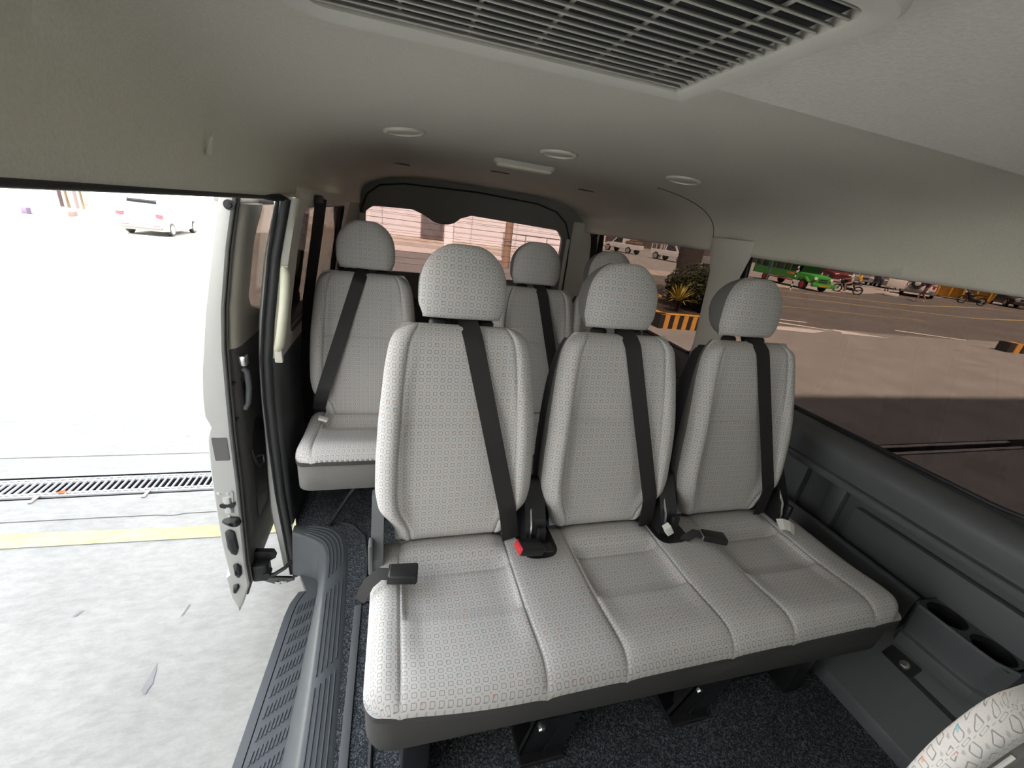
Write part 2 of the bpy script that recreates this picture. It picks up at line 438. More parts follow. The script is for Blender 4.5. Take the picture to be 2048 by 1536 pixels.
# upper right wall with window openings
def fr(u, v, d): return (right_in(v) + d, u, v)
mb = MB()
holeA = rpoly([(.27, .706), (1.525, .697), (1.525, 1.285), (.27, 1.285)], [.24, .07, .03, .03], 14)
holeB = rpoly([(1.735, .697), (2.975, .725), (2.975, 1.285), (1.735, 1.285)], [.07, .09, .03, .03], 10)
holeC = rpoly([(-1.75, .73), (-.12, .73), (-.12, 1.2), (-1.75, 1.2)], .07)
mb.plate_hole((0.02, .680, 1.63, 1.31), holeA, fr, 0.03, mi_rim=1)
mb.plate_hole((1.63, .680, 3.11, 1.31), holeB, fr, 0.03, mi_rim=1)
mb.plate_hole((-2.0, .705, .02, 1.31), holeC, fr, 0.03, mi_rim=1)
build('window_surround', mb, [M['black'], M['black']], wall_right)
# raised pillar cover between the two right windows
mb = MB(); rings = []
for i in range(13):
    z = .685 + i * .051; w = .078 + .035 * sm((z - 1.14) / .11) + .012 * sm((.80 - z) / .1)
    x = right_in(z) - .018; c = 1.632
    rings.append([(x + .012, c - w - .02, z), (x - .006, c - w, z), (x - .022, c - w * .55, z), (x - .026, c, z), (x - .022, c + w * .55, z), (x - .006, c + w, z), (x + .012, c + w + .02, z)])
mb.loft(rings, cap=False, closed=False)
build('pillar_cover', mb, M['linertrim'], wall_right, angle=80)
def glazing(name, poly, fn, mat, label, t=.004, seal=.008):
    mb = MB(); mb.prism(poly, lambda u, v, w: fn(u, v, w), .022, .022 + t)
    w_ = struct(build(name, mb, mat, smooth=False), label)
    mb = MB(); mb.tube([fn(u, v, .018) for u, v in poly], seal, 8, closed=True)
    build('rubber_seal', mb, M['black'], w_)
    return w_
glazing('window_1', holeA, fr, M['tint'], 'large tinted right window beside the front bench')
glazing('window_2', holeB, fr, M['tint'], 'tinted rear right window behind the pillar')
glazing('window_3', holeC, fr, M['clear'], 'window ahead of the front bench')
# sloping ledge on the floor under the cup holder
SLK = .9375
def slp(x): return .055 + (x - 1.365) * SLK
mb = MB(); sec = [(1.352, -.01), (1.354, .042), (1.357, .049), (1.366, .056), (1.545, slp(1.545)), (1.556, .232), (1.565, .236), (1.64, .236)]
mb.loft([[(x, y, z) for x, z in sec] for y in (-1.2, -.5, 0, .3, .6, 1.2)], cap=False, closed=False)
build('base_ledge', mb, M['dark'], wall_right, angle=25)
ln = sqrt(1 + SLK * SLK); TX = Vector((1 / ln, 0, SLK / ln)); TN = Vector((-SLK / ln, 0, 1 / ln))
def sl(x, y, d): return Vector((x, y, slp(x))) + TN * d
def slab(name, pts, d0, d1, mat, rad=.004, par=None):
    mb = MB(); po = rpoly(pts, rad, 6); mb.prism(po, lambda u, v, w: sl(u, v, w), d0, d1)
    return build(name, mb, mat, par or wall_right, smooth=False)
slab('ledge_slot', [(1.468, .262), (1.478, .262), (1.482, .40), (1.472, .40)], -.002, .0006, M['black'])
slab('ledge_strip', [(1.478, .262), (1.506, .268), (1.506, .388), (1.482, .388)], -.002, .003, M['dark'], .008)
slab('floor_bracket', [(1.472, .396), (1.506, .396), (1.504, .476), (1.474, .476)], -.002, .005, M['steel'])
mb = MB(); c0 = sl(1.488, .425, .004)
mb.cyl(c0, c0 + TN * .003, .0125, n=22); mb.cyl(c0 + TN * .003, c0 + TN * .010, .0085, .0075, n=6)
build('bolt', mb, M['chrome'], wall_right)
# cup holder moulded on to the trim: plate with two holes, wells, skirt
mb = MB(); y0, y1, xa0, xb0, zt = .284, .490, 1.503, 1.606, .352
for k in range(2):
    a = y0 + k * (y1 - y0) / 2; b = a + (y1 - y0) / 2; cy, cx = (a + b) / 2, (xa0 + xb0) / 2 + .004
    hole = [(cx + .044 * cos(2 * pi * i / 40), cy + .046 * sin(2 * pi * i / 40)) for i in range(40)]
    mb.plate_hole((xa0 + .006, a, xb0, b), hole, lambda u, v, d: (u, v, zt + d), None, n=80)
    mb.loft([[(cx + r * .95 * cos(2 * pi * i / 40), cy + r * sin(2 * pi * i / 40), z) for i in range(40)] for r, z in ((.046, zt), (.0455, zt - .012), (.041, zt - .015), (.038, zt - .075), (.001, zt - .076))], cap=False, mi=1)
sk = [(xb0, y0 - .012), (xa0 + .03, y0 - .012), (xa0 + .004, y0 + .02), (xa0, y0 + .06), (xa0, y1 - .01), (xa0 + .012, y1), (xb0, y1)]
def ring_at(z, off): return [(x + off * (1 if x < xb0 else 0), y + (off * .6 if y < y0 + .03 else 0), z) for x, y in sk]
mb.loft([ring_at(zt + .004, .010), ring_at(zt + .006, .003), ring_at(zt, -.002), ring_at(.31, .004), ring_at(.26, .016), ring_at(.245, .014), ring_at(.240, .004), ring_at(.232, .002), ring_at(.20, .004)], cap=False, closed=False)
build('cup_holder', mb, [M['dark'], M['black']], wall_right, angle=30)

# left wall behind the door opening
def fl(u, v, d): return (left_in(v) - d, u, v)
holeL = rpoly([(1.60, .75), (2.80, .76), (2.80, 1.205), (1.60, 1.205)], .06)
mb = MB(); mb.plate_hole((1.44, .70, 3.11, 1.26), holeL, fl, 0.03, mi_rim=1)
mb.loft([[(left_in(z), 1.44, z), (left_in(z), 3.11, z)] for z in (-.02, .1, .3, .5, .70)], cap=False, closed=False, mi=2)
wall_left = struct(build('wall_left', mb, [M['linertrim'], M['black'], M['dark']]), 'left side trim behind the door opening')
glazing('window_4', holeL, fl, M['tint'], 'tinted rear left window behind the sliding door')
holeF = rpoly([(-1.7, .74), (-.25, .74), (-.25, 1.2), (-1.7, 1.2)], .08)
mb = MB(); mb.plate_hole((-2.0, .70, -.12, 1.26), holeF, fl, 0.03, mi_rim=1)
mb.loft([[(left_in(z), -2.0, z), (left_in(z), -.12, z)] for z in (-.25, .1, .3, .5, .70)], cap=False, closed=False, mi=2)
build('front_side_trim', mb, [M['linertrim'], M['black'], M['dark']], wall_left)
# pillar cover at the rear edge of the door opening
SEAL = [(-.238, -.381), (-.045, -.390), (.178, -.402), (.423, -.405), (.579, -.404), (.725, -.398), (.861, -.380), (1.056, -.347), (1.225, -.307)]
FLG = [(-.30, -.435), (-.094, -.444), (.062, -.459), (.229, -.454), (.406, -.447), (.565, -.445), (.713, -.438), (.851, -.424), (1.048, -.391), (1.22, -.345)]
zz = [-.22 + i * .05 for i in range(30)]
mb = MB(); rings = []
for z in zz:
    s_ = interp(SEAL, z); i_ = left_in(z)
    if z < -.01: continue
    w = .03 * sm((z - .55) / .5)
    rings.append([(s_ + .004, 1.405, z), (s_ + .012, 1.402, z), (max(i_, s_ + .014) + w * .4, 1.412, z), (max(i_, s_ + .014) + w * .4, 1.46, z), (i_, 1.50, z)])
mb.loft([r for r in rings if r[0][2] > .70], cap=False, closed=False)
mb.loft([r for r in rings if r[0][2] < .76], cap=False, closed=False, mi=1)
build('pillar_trim', mb, [M['linertrim'], M['dark']], wall_left, angle=60)
mb = MB(); rings = []
for z in zz:
    s_ = interp(SEAL, z); f_ = interp(FLG, z)
    rings.append([(s_ + .006, 1.41, z), (s_ - .008, 1.405, z), (s_ * .55 + f_ * .45, 1.418, z), (s_ * .45 + f_ * .55, 1.432, z), (f_ + .006, 1.436, z), (f_, 1.445, z), (f_ - .008, 1.60, z), (f_ - .03, 2.2, z), (f_ - .03, 3.1, z)])
mb.loft([r for r in rings if r[0][2] < .74], cap=False, closed=False)
mb.loft([[p for p in r if p[1] < 1.61] for r in rings if r[0][2] > .66], cap=False, closed=False)
build('body_panel', mb, M['silver'], wall_left, angle=30)
mb = MB()
pth = [(x, 1.402, z) for z, x in SEAL]
pth += [(-.318, 1.385, 1.226), (-.334, 1.34, 1.2245)] + [(-.338, 1.3 - .1 * k, 1.2235) for k in range(0, 17)]
mb.tube(pth, [.0135] * (len(SEAL)) + [.010, .007] + [.005] * 17, 10)
build('door_seal', mb, M['rubber'], wall_left)
mb = MB()
pth = [(x - .020, 1.410, z) for z, x in SEAL[:-1]] + [(-.332, 1.41, 1.215), (-.352, 1.36, 1.222)] + [(-.356, 1.3 - .1 * k, 1.226) for k in range(0, 17)]
mb.tube(pth, .006, 8)
build('door_seal', mb, M['black'], wall_left)
mb = MB(); mb.box((-.42, -2.0, 1.2285), (-.338, 1.40, 1.262), .01)
build('roof_rail', mb, M['silver'], wall_left)

# roof skin, rear wall and hatch window
mb = MB()
mb.loft([[(XC + 1.0 * cos(pi * i / 24), y, 1.30 + .27 * abs(sin(pi * i / 24)) ** .6) for i in range(25)] for y in (-2.1, 3.15)], cap=False, closed=False)
build('roof_skin', mb, M['silver'], ceiling)
hh = [(-.205, .80), (1.245, .82), (1.245, 1.165), (1.20, 1.222), (.52, 1.243), (.445, 1.215), (.40, 1.178), (.355, 1.163), (.30, 1.160), (.245, 1.172), (.19, 1.205), (.11, 1.232), (-.15, 1.222), (-.20, 1.185)]
hh = rpoly(hh, [.06, .06, .02, .02, .02, .01, .01, .01, .01, .01, .02, .02, .02, .02], 4)
def fb(u, v, d): return (u, 3.10 - .05 * sm((1.25 - v) / .5) * 0 + d, v)
mb = MB(); mb.plate_hole((-.40, .62, 1.58, 1.50), hh, fb, 0.035, mi_rim=1, n=260, ctr=(.52, .93))
mb.add([(-.40, 3.10, -.05), (1.58, 3.10, -.05), (1.58, 3.10, .62), (-.40, 3.10, .62)], [(0, 1, 2, 3)], 2)
wall_rear = struct(build('wall_rear', mb, [M['hatchtrim'], M['black'], M['dark']]), 'inside of the rear hatch around its window')
mb = MB(); mb.prism(hh, fb, .03, .034)
w5 = struct(build('window_5', mb, M['tintrear'], smooth=False), 'tinted rear hatch window')
mb = MB()
for k in range(9):
    z = .86 + k * .042; mb.box((-.19, 3.128, z), (1.23, 3.1295, z + .0016))
build('heater_wire', mb, M['shell'], w5)
mb = MB()
arch = [(-.236, .62), (-.238, 1.05), (-.225, 1.20), (-.19, 1.29), (-.11, 1.355), (.05, 1.385), (.55, 1.40), (1.0, 1.385), (1.16, 1.35), (1.25, 1.28), (1.30, 1.17), (1.315, 1.0), (1.318, .62)]
mb.tube([(x, 3.094, z) for x, z in rpoly(arch, [0] + [.05] * 11 + [0], 5)], .0055, 8)
build('hatch_seal', mb, M['rubber'], wall_rear)
mb = MB()
for sgn, x in ((1, -.236), (-1, 1.305)):
    mb.box((x - .004, 3.075, .7), (x + .03 * sgn, 3.099, 1.17), .006)
build('side_strip', mb, M['linertrim'], wall_rear)
mb = MB()
mb.loft([[(left_in(1.2) - .03, 2.93, z), (-.30, 3.04, z), (-.238, 3.10, z)] for z in (.0, .6, 1.0, 1.2, 1.30)], cap=False, closed=False)
mb.loft([[(1.49, 2.97, z), (1.40, 3.05, z), (1.318, 3.10, z)] for z in (.0, .6, 1.0, 1.2, 1.30)], cap=False, closed=False)
build('rear_pillar_trim', mb, M['linertrim'], wall_rear, angle=60)

# front bulkhead with the windscreen, behind the camera
ws = rpoly([(-.25, .78), (1.40, .78), (1.30, 1.22), (-.15, 1.22)], .08)
mb = MB(); mb.plate_hole((-.45, -.3, 1.64, 1.50), ws, lambda u, v, d: (u, -2.05 - d, v), .04, mi_rim=1)
struct(build('wall_front', mb, [M['dark'], M['black']]), 'dark bulkhead with the windscreen')
mb = MB(); mb.prism(ws, lambda u, v, w: (u, -2.07 - w, v), 0, .004)
struct(build('window_6', mb, M['clear'], smooth=False), 'windscreen at the front of the van')
# ------------------------------------------------------------------ entry step
def path_pts(tab, N=60):
    pts = [Vector((x, y, 0)) for x, y in tab]
    for _ in range(3):
        q = [pts[0]]
        for a, b in zip(pts, pts[1:]): q += [a * .75 + b * .25, a * .25 + b * .75]
        q.append(pts[-1]); pts = q
    L = [0]
    for a, b in zip(pts, pts[1:]): L.append(L[-1] + (b - a).length)
    out = []; j = 0
    for i in range(N + 1):
        d = L[-1] * i / N
        while j < len(L) - 2 and L[j + 1] < d: j += 1
        out.append(pts[j].lerp(pts[j + 1], (d - L[j]) / max(1e-9, L[j + 1] - L[j])))
    return out
inner = path_pts([(-.200, -.12), (-.206, .65), (-.226, 1.12), (-.236, 1.27), (-.285, 1.335), (-.375, 1.385)])
outer = path_pts([(-.114, -.12), (-.122, .63), (-.150, 1.18), (-.168, 1.34), (-.235, 1.415), (-.375, 1.428)])
foot = path_pts([(-.268, -.12), (-.278, .70), (-.276, 1.20), (-.276, 1.315), (-.290, 1.335), (-.385, 1.378)])
stepwell = thing('entry_step', 'dark ribbed plastic entry step inside the open side door', 'step', (-.3, .6, -.26))
mb = MB(); N = len(inner); rings = []
for i in range(N):
    I, O, F = inner[i], outer[i], foot[i]
    d = (O - I)
    rings.append([(F.x, F.y, -.21), F.to_2d().to_tuple() + (-.2,), (F * .35 + I * .65).to_2d().to_tuple() + (-.06,), (I * .92 + F * .08).to_2d().to_tuple() + (-.008,), (I + d * .05).to_2d().to_tuple() + (.004,), (I + d * .12).to_2d().to_tuple() + (.006,), (I + d * .9).to_2d().to_tuple() + (.006,), (O + d * .02).to_2d().to_tuple() + (.0,), (O + d * .02).to_2d().to_tuple() + (-.03,)])
mb.loft([[tuple(p) for p in r] for r in rings], cap=False, closed=False)
build('riser_cover', mb, M['step'], stepwell, angle=45)
mb = MB()
for q in (.22, .37, .52, .67, .82):
    for a, b in ((2, 20.5), (21.7, 33.5), (34.7, 45), (47.5, 58)):
        n_ = 14; rr = []
        for k in range(n_ + 1):
            t = a + (b - a) * k / n_; i = min(int(t), N - 2); I = inner[i].lerp(inner[i + 1], t - i); O = outer[i].lerp(outer[i + 1], t - i)
            c = I.lerp(O, q); w = (O - I).normalized() * .0028
            rr.append([(c.x - w.x, c.y - w.y, .005), (c.x - w.x * .6, c.y - w.y * .6, .0088), (c.x + w.x * .6, c.y + w.y * .6, .0088), (c.x + w.x, c.y + w.y, .005)])
        mb.loft(rr, cap=True)
build('grip_rib', mb, M['step'], stepwell)['kind'] = 'stuff'
def tread_out(y): return -.365 - .062 * (1.315 - y) + .03 * sm((y - 1.20) / .12)
mb = MB()
ol = [(tread_out(y), y) for y in [-.12 + .05 * i for i in range(29)]]
gl = [(x + .024, y) for x, y in ol]
ir = [(-.27, -.12), (-.27, 1.31), (-.36, 1.36)]
mb.prism([(x + .0035, y) for x, y in gl] + [(-.36, 1.375), (-.27, 1.33), (-.262, -.12)], lambda u, v, w: (u, v, w), -.235, -.2)
mb.prism(ol + [(x, y) for x, y in reversed(gl)], lambda u, v, w: (u, v, w), -.26, -.2)
build('tread', mb, M['step'], stepwell, smooth=False)
mb = MB(); mb.prism([(x + .0, y) for x, y in gl] + [(x + .006, y) for x, y in reversed(gl)], lambda u, v, w: (u, v, w), -.25, -.2045)
build('groove', mb, M['black'], stepwell, smooth=False)
mb = MB()
for r_ in range(25):
    yb = 1.20 - .0545 * r_
    for c_ in range(9):
        x0 = tread_out(yb) + .037 + c_ * .0098
        if x0 > -.283: continue
        yy = yb + (x0 + .33) * .62
        if yy > 1.26 or yy < -.1: continue
        dx = .0040
        mb.prism([(x0 - .0022, yy - .017), (x0 + .0022, yy - .017), (x0 + .0022 + dx, yy + .017), (x0 - .0022 + dx, yy + .017)], lambda u, v, w: (u, v, w), -.2005, -.1968)
build('tread_rib', mb, M['step'], stepwell, smooth=False)['kind'] = 'stuff'
mb = MB(); mb.prism([(tread_out(y) + .012, y) for y in [-.12 + .07 * i for i in range(22)]] + [(-.05, 1.4), (-.05, -.12)], lambda u, v, w: (u, v, w), -.34, -.261)
struct(build('trim_1', mb, M['silver']), 'silver body sill under the entry step')

# ------------------------------------------------------------------ fittings on the headliner
vent = thing('air_vent', 'beige ceiling air vent grille with many thin slats', 'vent', (.13, .45, 1.45))
VD = -.010
vx0, vx1, vy0, vy1 = -.118, .376, .285, .598
fo = rpoly([(vx0, vy0), (vx1, vy0), (vx1, vy1 - .018), (vx0, vy1 + .02)], [.05, .05, .006, .05], 8)
fi = rpoly([(vx0 + .026, vy0 + .03), (vx1 - .026, vy0 + .03), (vx1 - .024, vy1 - .036), (vx0 + .026, vy1 - .012)], [.02, .02, .003, .02], 8)
mb = MB(); n = len(fo)
mb.loft([[(x, y, 1.466) for x, y in fo], [(x, y, 1.4425 + VD) for x, y in fo], [(a * .85 + c * .15, b * .85 + d * .15, 1.4385 + VD) for (a, b), (c, d) in zip(fo, fi)], [(a * .25 + c * .75, b * .25 + d * .75, 1.4395 + VD) for (a, b), (c, d) in zip(fo, fi)], [(x, y, 1.4425 + VD) for x, y in fi], [(x, y, 1.4505) for x, y in fi]], cap=False)
build('frame', mb, M['linertrim'], vent, angle=40)
mb = MB(); mb.prism([(x, y) for x, y in fi], lambda u, v, w: (u, v, w), 1.4418, 1.4426)
build('dark_duct', mb, M['shell'], vent)
ns = 18
for k in range(ns):
    y = vy0 + .036 + k * (vy1 - vy0 - .068) / (ns - 1); q = .028 * (k / (ns - 1)) ** 2
    mb = MB()
    rt = Matrix.Rotation(radians(38), 4, 'X')
    c = ((vx0 + vx1) / 2, y, 1.4445)
    mb.box((vx0 + .03, y - .0042, 1.4346), (vx1 - .026, y + .0042, 1.4362), .0007, rot=rt, seg=1)
    for i, p in enumerate(mb.v): mb.v[i] = (p[0], p[1] + .026 * (1 - (p[0] - vx0) / (vx1 - vx0)) * (k / (ns - 1)), p[2])
    build('slat', mb, M['linertrim'], vent)
for x in (.0, .075, .15, .225, .30):
    mb = MB(); mb.box((x - .002, vy0 + .03, 1.4375), (x + .002, vy1 - .03, 1.4400), .0006, seg=1)
    build('cross_bar', mb, M['linertrim'], vent)
for x, y in ((-.01, vy1 + .016), (.298, vy1 - .012)):
    mb = MB(); mb.box((x - .016, y - .004, 1.438), (x + .016, y + .008, 1.4520), .001)
    build('clip', mb, M['linertrim'], vent)

def downlight(loc, label):
    t = thing('ceiling_light', label, 'ceiling light', loc, 'round lights in the headliner')
    x, y, z = loc; mb = MB()
    mb.loft([[(x + r * cos(2 * pi * i / 40), y + r * sin(2 * pi * i / 40), z + h) for i in range(40)] for r, h in ((.065, .0), (.0645, -.005), (.060, -.0085), (.0545, -.008), (.053, -.002), (.053, .001))], cap=False)
    build('ring', mb, M['ring'], t, angle=60)
    mb = MB(); mb.loft([[(x + r * cos(2 * pi * i / 40), y + r * sin(2 * pi * i / 40), z + h) for i in range(40)] for r, h in ((.050, -.001), (.048, -.004), (.03, -.0055), (.002, -.006))], cap=True)
    build('lens', mb, M['linertrim'], t, angle=60)
    mb = MB(); mb.cyl((x, y, z - .0006), (x, y, z + .001), .053, n=32)
    build('recess', mb, M['black'], t)
    return t
def ceil_z(x, y):
    c = abs((x - XC) / xa(y)); z0 = 1.2415 + 0.0045 * (x - XC) / XA
    return z0 + (zc(y) - z0) * (1 - c ** nexp(y)) ** (1 / nexp(y))
def seat_light(o):
    x, y, _ = o.location; o.location.z = ceil_z(x, y) - .001
    o.rotation_euler.y = -math.atan2(ceil_z(x + .05, y) - ceil_z(x - .05, y), .1)
dl = downlight((.02, 1.50, 1.4785), 'round ceiling light with a thin ring, nearest the sliding door')
d2 = dup(dl, (.53, 1.48, 1.479), 'round ceiling light with a thin ring, beside the oblong dome lamp')
d3 = dup(dl, (1.035, 1.47, 1.4745), 'round ceiling light with a thin ring, nearest the right side windows')
for o in (dl, d2, d3): seat_light(o)
lamp = thing('dome_lamp', 'oblong cream dome lamp on the headliner', 'lamp', (.525, 1.87, 1.479))
mb = MB(); pl = rpoly([(-.135, -.034), (.135, -.034), (.135, .034), (-.135, .034)], .03, 8)
mb.loft([[(.525 + x * s_, 1.87 + y * s_, z) for x, y in pl] for s_, z in ((1.0, 1.4805), (1.0, 1.470), (.985, 1.4655), (.90, 1.4635))], cap=True)
build('housing', mb, M['linertrim'], lamp, angle=60)
mb = MB(); mb.loft([[(.525 + x * s_, 1.87 + y * s_, z) for x, y in pl] for s_, z in ((.91, 1.4645), (.90, 1.4575), (.86, 1.4545))], cap=True)
build('lens', mb, M['lens'], lamp, angle=60)
def slot(x, y, label):
    z = ceil_z(x, y) - .0012
    mb = MB(); mb.box((x - .05, y - .007, z - .004), (x + .05, y + .007, z + .003), .003); mb.box((x - .045, y - .010, z - .0025), (x + .045, y - .0045, z + .0), .001, mi=1)
    return tag(build('ceiling_slot', mb, [M['hatchtrim'], M['black']], loc=(x, y, z)), label, 'vent slot', 'small slots in the headliner')
slot(.014, 2.42, 'small dark slot in the rear headliner, nearest the sliding door side')
slot(.51, 2.27, 'small dark slot in the headliner just behind the dome lamp')
slot(1.03, 2.33, 'small dark slot in the rear headliner, nearest the right windows')
def cap(th, y, r, label):
    p = Vector(ceil_pt(th, y)); p2 = Vector(ceil_pt(th + .02, y)); t = (p2 - p).normalized(); nrm = Vector((-t.z, 0, t.x))
    if nrm.x > 0: nrm = -nrm
    mb = MB(); mb.cyl(p + nrm * -.002, p + nrm * .003, r, r * .96, n=28); mb.cyl(p + nrm * .003, p + nrm * .0042, r * .96, r * .7, n=28)
    return tag(build('trim_plug', mb, M['linertrim']), label, 'trim plug', 'round plugs above the right windows')
cap(.0012, .925, .0135, 'round beige trim plug above the large right window')
cap(.0012, 1.53, .010, 'round beige trim plug at the head of the right pillar')
cap(.0012, 2.05, .008, 'small round beige trim plug above the rear right window')
mb = MB(); mb.box((-.003, -.005, -.016), (.003, .005, .016), .002, seg=3); mb.box((-.002, -.003, .012), (.002, .003, .022), .0015)
for i, p in enumerate(mb.v): mb.v[i] = (p[0] + p[2] * .35 - .3185, p[1] + .93, p[2] + 1.303)
tag(build('coat_hook', mb, M['linertrim']), 'small beige coat hook on the headliner above the side door', 'coat hook')

# ================================================================== SEATS
def pad(mb, h, hw, front, back, r, rb=.01, seams=(), zseams=(), nrow=56, ncol=40, xf=None, uv0=(0, 0), side_mi=1, flat_mi=None):
    """upholstered pad. x across, z up, -y is the face. hw(z) half width, front(x,u,z) and back(x,u,z) depths"""
    us = [-1 + 2 * i / ncol for i in range(ncol + 1)]
    us = [math.copysign(1 - (1 - abs(u)) ** 1.6, u) for u in us]
    for q in seams: us += [q - .02, q - .009, q - .0035, q, q + .0035, q + .009, q + .02]
    us = sorted(set(round(u, 5) for u in us if -1 <= u <= 1))
    zs = [h * (0.5 - 0.5 * cos(pi * j / nrow)) for j in range(nrow + 1)]
    for q in zseams: zs += [q - .006, q - .002, q, q + .002, q + .006]
    zs = sorted(set(round(z, 5) for z in zs))
    rings = []; uvs = []; n = len(us)
    for z in zs:
        w = hw(z); ke = clamp((abs(z - h / 2) - (h / 2 - r)) / r); kb = clamp((abs(z - h / 2) - (h / 2 - rb)) / rb)
        F = []; B = []; arc = 0; last = None; ua = []
        for u in us:
            x = u * w; kx = clamp((abs(x) - (w - r)) / r)
            k2 = min(1.0, kx * kx + ke * ke)
            y = front(x, u, z) + r * (1 - sqrt(1 - k2))
            F.append((x, y, z))
            if last is not None: arc += math.hypot(x - last[0], y - last[1])
            last = (x, y); ua.append(arc)
            kx = clamp((abs(x) - (w - rb)) / rb); k2 = min(1.0, kx * kx + kb * kb)
            B.append((x, back(x, u, z) - rb * (1 - sqrt(1 - k2)), z))
        mid = ua[-1] / 2
        zoff = z + (r * .57 * ke * (1 if z > h / 2 else -1))
        th_ = max(0.0, B[n // 2][1] - F[n // 2][1] - r * .5); vb = zoff + th_ * ke * (1 if z > h / 2 else -1)
        uvs += [(uv0[0] + a - mid, uv0[1] + zoff) for a in ua]
        uvs += [(uv0[0] + ((mid + th_ * (1 - ke) + ua[-1] - a) if a >= mid else -(mid + th_ * (1 - ke) + a)), uv0[1] + vb) for a in reversed(ua)]
        rings.append(F + B[::-1])
    N = 2 * n; vs = []; fs = []; fm = []
    for rg in rings: vs += rg
    for j in range(len(rings) - 1):
        for i in range(N):
            fs.append((j * N + i, j * N + (i + 1) % N, (j + 1) * N + (i + 1) % N, (j + 1) * N + i)); fm.append(0 if i < n - 1 else side_mi)
    for base in (0, (len(rings) - 1) * N):
        for i in range(n - 1):
            fs.append((base + i, base + i + 1, base + N - 2 - i, base + N - 1 - i)); fm.append(side_mi)
    if xf: vs = [xf(Vector(p)) for p in vs]
    mb.add(vs, fs, 0, uvs, fm)

def lean_xf(cx, y0, z0, ang):
    c, s_ = cos(ang), sin(ang)
    def f(p): return Vector((cx + p.x, y0 + p.y * c + p.z * s_, z0 - p.y * s_ + p.z * c))
    return f

BACK_H = .590
HWT = [(0, .154), (.045, .160), (.075, .176), (.11, .198), (.16, .207), (.25, .206), (.36, .200), (.48, .188), (.54, .178), (.575, .162), (.59, .142)]
def hw_back(z):
    # smooth table
    return (interp(HWT, z - .012) + interp(HWT, z) * 2 + interp(HWT, z + .012)) / 4
def groove(d, w, dep): return dep * math.exp(-(d / w) ** 2)
SU = .74
def front_back(x, u, z):
    b = sm((abs(u) - .60) / .22) * (.026 * sm((z - .03) / .1) * (1 - sm((z - .28) / .3)) + .006)
    belly = .010 * sm((z - .0) / .16) * (1 - sm((z - .26) / .3)) - .006 * sm((z - .45) / .15)
    y = -.075 - b - belly * (1 - u * u) * 0.8
    y += groove(abs(u) - SU, .022, .0055)
    if abs(u) < SU: y += groove(z - .345, .005, .0035) + .004 * math.exp(-((z - .345) / .05) ** 2)
    return y
def back_shell(x, u, z): return .035 + .012 * (1 - u * u)
ANG = radians(9.5)

def belt_path(xa_, za_, xb_, zb_, off=.005, n=40, fn=front_back):
    P = []
    for i in range(n + 1):
        t = i / n; x = xa_ + (xb_ - xa_) * t; z = za_ + (zb_ - za_) * t; ys = []
        for dx in (-.02, 0, .02):
            zz_ = clamp(z, .0, BACK_H); w = hw_back(zz_); u = (x + dx) / w
            if abs(u) <= 1:
                kx = clamp((abs(x + dx) - (w - .04)) / .04); ke = clamp((zz_ - (BACK_H - .04)) / .04)
                ys.append(fn(x + dx, u, zz_) + .04 * (1 - sqrt(1 - min(1, kx * kx + ke * ke))))
        P.append([x, (min(ys) if ys else -.03) - off, z])
    for _ in range(400):
        for i in range(1, n):
            P[i][1] = min(P[i][1], (P[i - 1][1] + P[i + 1][1]) / 2)
    return [Vector(p) for p in P]
def ribbon(mb, pts, width, thick, xf=None, wdir=None, fold=None):
    rings = []
    for i, p in enumerate(pts):
        t = (pts[min(i + 1, len(pts) - 1)] - pts[max(i - 1, 0)]).normalized()
        nrm = Vector((0, -1, 0)) if wdir is None else wdir
        sd_ = t.cross(nrm).normalized(); nn = sd_.cross(t).normalized()
        w = (width[i] if isinstance(width, list) else width) / 2
        rings.append([p - sd_ * w - nn * thick / 2, p + sd_ * w - nn * thick / 2, p + sd_ * w + nn * thick / 2, p - sd_ * w + nn * thick / 2])
    if xf: rings = [[xf(q) for q in r] for r in rings]
    mb.loft(rings)

HR_H, HR_W = .178, .110
def hw_head(z):
    t = z / HR_H
    w = HR_W * (1 - clamp((t - .34) / .70) ** 2.5) ** .5
    w *= 1 - .10 * (1 - sm(t / .22))
    return max(.02, w)
def front_head(x, u, z):
    t = z / HR_H
    return -.036 - .024 * sin(pi * clamp(t * .85 + .05)) * (1 - .5 * u * u) + .022 * abs(u) ** 4
def back_head(x, u, z):
    t = z / HR_H
    return .012 + .060 * sin(pi * clamp(t * .9 + .03)) ** .8 * (1 - .25 * u * u)

